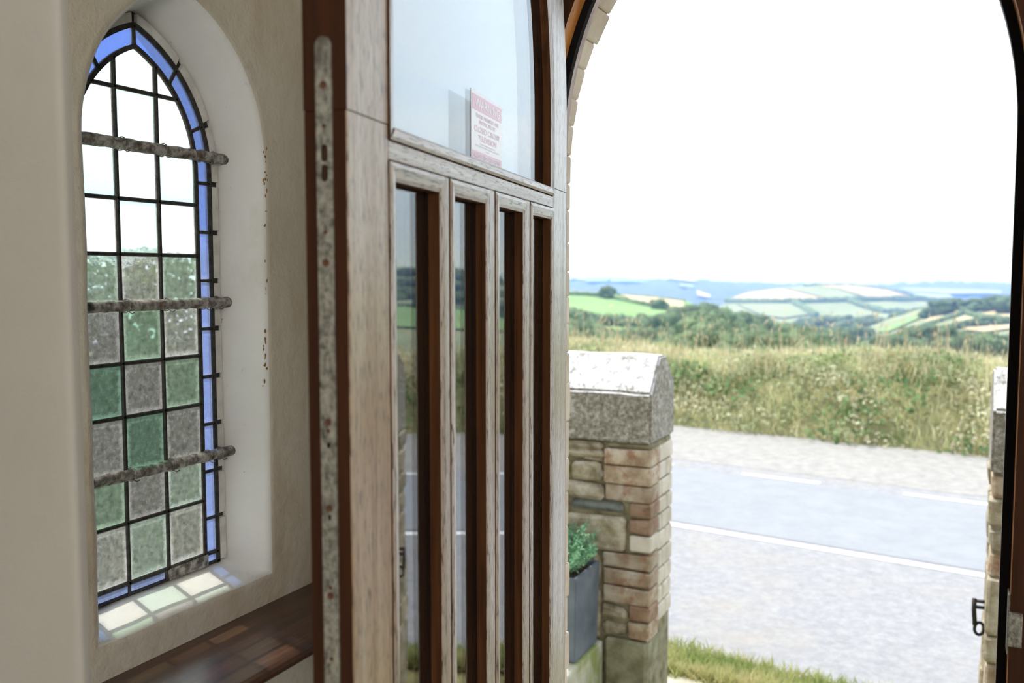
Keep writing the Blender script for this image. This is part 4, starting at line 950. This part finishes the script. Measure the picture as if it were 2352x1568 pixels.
HL = Hill('hill_left', [(900, 660, 800), (1200, 664, 800), (1305, 668, 800), (1400, 675, 800), (1450, 677, 800), (1520, 682, 800), (1575, 691, 800), (1610, 705, 800), (1660, 730, 800), (1720, 780, 820)],
          150, 330, 'green', 'near green hillside on the left with a straw field', 900, 1720)
HL.field([(1424, 679), (1500, 685), (1571, 694), (1571, 712), (1500, 704), (1470, 697)], 'straw', 0.5)
HL.field([(1300, 670), (1380, 674), (1380, 677), (1300, 676)], 'sage', 0.5)
HL.hedgerow([(1290, 677), (1340, 678), (1385, 681), (1430, 690), (1490, 703)], 1.1, 1, 1)
HL.hedgerow([(1415, 677), (1500, 683), (1575, 692)], 0.5, 1, 2); HL.hedgerow([(1500, 706), (1575, 715)], 1.0, 1, 3)
HR = Hill('hill_right', [(1850, 800, 870), (1950, 768, 870), (2000, 748, 870), (2060, 726, 870), (2120, 708, 870), (2200, 695, 870), (2320, 684, 870), (2450, 668, 870), (2600, 640, 870), (2750, 620, 870), (2900, 609, 870), (3100, 602, 870), (3400, 610, 870), (4200, 640, 870)],
          140, 430, 'sage', 'near hillside on the right with trees, hedges and straw fields', 1850, 4200, nx=200)
HR.field([(2118, 743), (2150, 725), (2215, 715), (2165, 733)], 'straw', 0.7); HR.field([(2252, 723), (2290, 716), (2345, 715), (2345, 731), (2295, 731)], 'straw', 0.7)
HR.field([(2195, 738), (2212, 729), (2252, 736), (2215, 743)], 'straw', 0.7); HR.field([(2212, 760), (2255, 740), (2345, 738), (2345, 755), (2262, 766)], 'straw', 0.7)
HR.field([(2235, 822), (2345, 800), (2345, 858), (2275, 850)], 'straw', 0.5); HR.field([(2010, 765), (2110, 728), (2110, 734), (2040, 765)], 'green', 0.7)
HR.field([(2480, 735), (3300, 722), (3300, 790), (2480, 790)], 'green', 0.7)
for k, l_ in enumerate(([(2080, 765), (2150, 742), (2220, 718)], [(2215, 720), (2260, 731), (2345, 736)], [(2190, 750), (2255, 737)], [(2480, 738), (2800, 728), (3300, 728)])): HR.hedgerow(l_, 1.5, 1, k + 10)
# valley floor behind the hedge
V = []; Fc = []
for i in range(41):
    for j, (D, y) in enumerate(((16, 985), (40, 1010), (90, 960), (140, 900), (400, 850), (1000, 800), (1600, 740))): V.append(at(700 + 90 * i, y, D))
for i in range(40):
    for j in range(6): k = i * 7 + j; Fc.append((k, k + 1, k + 8, k + 7))
link('valley_floor', mesh('valley_floor', V, Fc), M['hill'], smooth=True, kind='structure', label='green ground falling away behind the hedge into the valley')

# trees: four crowns, each tree a thing with its crown and trunk
def tree_proto(seed):
    rng = random.Random(seed); bm = bmesh.new(); lumps = []
    for i in range(16):
        a = rng.uniform(0, 6.28); rr = rng.uniform(0, .30); z = rng.uniform(.30, .82); r_ = rng.uniform(.14, .24) * (1.15 - 0.5 * abs(z - .5))
        lumps.append((Vector((math.cos(a) * rr * 1.1, math.sin(a) * rr * 1.1, z)), r_))
    lumps += [(Vector((0, 0, .5)), .30), (Vector((0, 0, .74)), .22), (Vector((0.1, 0, .32)), .26), (Vector((-0.1, .05, .3)), .26)]
    for c, r_ in lumps:
        q = bmesh.ops.create_icosphere(bm, subdivisions=2, radius=r_ * 0.9)
        for v in q['verts']: v.co = v.co * (1 + 0.25 * noise.noise(v.co * 14 + c * 7)) + c
    for i in range(1300):
        c, r_ = rng.choice(lumps); d = Vector((rng.gauss(0, 1), rng.gauss(0, 1), rng.gauss(0, 1))).normalized(); p = c + d * r_ * rng.uniform(.85, 1.12)
        u = d.orthogonal().normalized(); w = d.cross(u); k = rng.uniform(.015, .032); tl = d * rng.uniform(-.02, .02)
        bm.faces.new([bm.verts.new(p + u * k), bm.verts.new(p + w * k + tl), bm.verts.new(p - u * k), bm.verts.new(p - w * k - tl)])
    me = bpy.data.meshes.new('crown'); bm.to_mesh(me); bm.free(); me.materials.append(M['tree']); return me
crowns = [tree_proto(k) for k in range(4)]
trunk = tube_me('trunk', [(0, 0, -0.1), (0.01, 0, .2), (0, 0, .42)], [.035, .028, .02], 7); trunk.materials.append(M['bark'])
rt = random.Random(77)
def tree(p, h_, wide, label, group=None, name='tree'):
    o = empty(name, tuple(p), rt.uniform(0, 6.28), label=label, cat='tree', group=group); o.scale = (h_ * wide, h_ * wide, h_)
    link('crown', rt.choice(crowns), [], o); link('trunk', trunk, [], o)
def tree_px(px, ytop, D, h_, wide, label, group=None):
    p = at(px, ytop, D); p.z -= h_; tree(p, h_, wide, label, group)
p = HL.pt(1397, 686); tree_px(1397, 653, (p - CAM).length, 5.8, 1.25, 'dark round tree standing alone on the green hillside hedge')
p = HL.pt(1512, 712); tree_px(1512, 684, (p - CAM).length, 5.4, 1.35, 'dark round tree on the hedge beside the straw field')
p = HL.pt(1543, 692); tree_px(1540, 684, 330, 2.5, 1.6, 'small dark tree behind the straw field')
GW = 'trees of the valley wood'
top = [(1230, 705), (1320, 700), (1350, 708), (1400, 716), (1450, 722), (1500, 714), (1560, 716), (1590, 692), (1620, 690), (1660, 700), (1700, 708), (1740, 722), (1790, 736), (1860, 744), (1920, 752), (1990, 760)]
for x in range(1240, 1960, 27):
    y = np.interp(x, [t[0] for t in top], [t[1] for t in top]); tree_px(x + rt.uniform(-8, 8), y + rt.uniform(-3, 7), rt.uniform(190, 240), rt.uniform(8, 11), rt.uniform(1.0, 1.35), 'rounded tree in the hindmost row of the valley wood, against the fields', GW)
for x in range(1250, 1960, 33):
    y = np.interp(x, [t[0] for t in top], [t[1] for t in top]) + 26; tree_px(x + rt.uniform(-10, 10), y + rt.uniform(-6, 10), rt.uniform(130, 170), rt.uniform(7, 10), rt.uniform(1.0, 1.3), 'rounded tree in the middle row of the valley wood left of centre', GW)
for x in range(1260, 1900, 46):
    tree_px(x + rt.uniform(-12, 12), 758 + rt.uniform(-10, 12), rt.uniform(90, 115), rt.uniform(5, 8), rt.uniform(1.0, 1.3), 'small rounded tree in the front row of the valley wood, just above the hedge', GW)
GV = 'trees in the valley under the middle hill'
for x in range(1780, 2130, 15):
    y = np.interp(x, [1780, 1850, 1900, 2000, 2060, 2130], [745, 728, 724, 726, 722, 700]); tree_px(x + rt.uniform(-5, 5), y + rt.uniform(-4, 6), rt.uniform(520, 620), rt.uniform(11, 17), rt.uniform(1.0, 1.4), 'hazy blue-green tree in the belt at the foot of the middle hill', GV)
for x in range(1800, 2010, 22): tree_px(x, 750 + rt.uniform(-6, 6), rt.uniform(360, 430), rt.uniform(10, 14), 1.2, 'nearer tree in the valley in front of the belt below the middle hill', GV)
GR_ = 'trees on the right hillside'
for x in range(2140, 2360, 13): tree_px(x, np.interp(x, [2140, 2200, 2320], [692, 684, 676]) + rt.uniform(-4, 7), rt.uniform(370, 420), rt.uniform(6, 9), 1.3, 'dark tree along the crest of the right hillside', GR_)
for x in range(2010, 2360, 22):
    for yy in (np.interp(x, [2010, 2100, 2200, 2340], [765, 745, 752, 770]), np.interp(x, [2010, 2100, 2200, 2340], [790, 775, 776, 786])):
        tree_px(x + rt.uniform(-9, 9), yy + rt.uniform(-6, 6), rt.uniform(170, 260), rt.uniform(4.5, 7.5), rt.uniform(1.1, 1.4), 'tree on the lower slope of the right hillside, below the straw fields', GR_)
for x in range(2170, 2330, 17): tree_px(x, np.interp(x, [2170, 2250, 2330], [744, 728, 728]) + rt.uniform(-3, 3), 330, rt.uniform(3, 5), 1.4, 'small tree in the hedge between the straw fields on the right hillside', GR_)
GM_ = 'trees of the hanging wood'
for row, (yo, D0) in enumerate(((0, 420), (28, 370), (60, 320))):
    for x in range(2390 + row * 20, 3200, 56):
        cy = interp(HR.T, x)[0]; tree_px(x + rt.uniform(-9, 9), cy - 8 + yo * (min(1.0, (3000 - 2350) / 650)) + rt.uniform(-6, 8), D0 + rt.uniform(-20, 20), rt.uniform(11, 15), rt.uniform(1.3, 1.6), ('dark tree on the crest of the wood mirrored in the door glass', 'dark tree halfway up the wood mirrored in the door glass', 'dark tree at the foot of the wood mirrored in the door glass')[row], GM_)

# ------------------------------------------------------------------ summer haze over the valley
hz = bpy.data.materials.new('summer_haze'); hz.use_nodes = True; t = hz.node_tree; t.nodes.clear()
vs = nd(t, 'ShaderNodeVolumeScatter', Density=0.0005, Anisotropy=0.2); vs.inputs['Color'].default_value = (0.22, 0.38, 1.0, 1)
oo = nd(t, 'ShaderNodeOutputMaterial'); t.links.new(vs.outputs[0], oo.inputs['Volume'])
link('haze', box_me('haze', (-7000, 60, -400), (9000, 9000, 160)), hz, kind='stuff', label='pale blue summer haze over the valley and far hills', cat='haze')
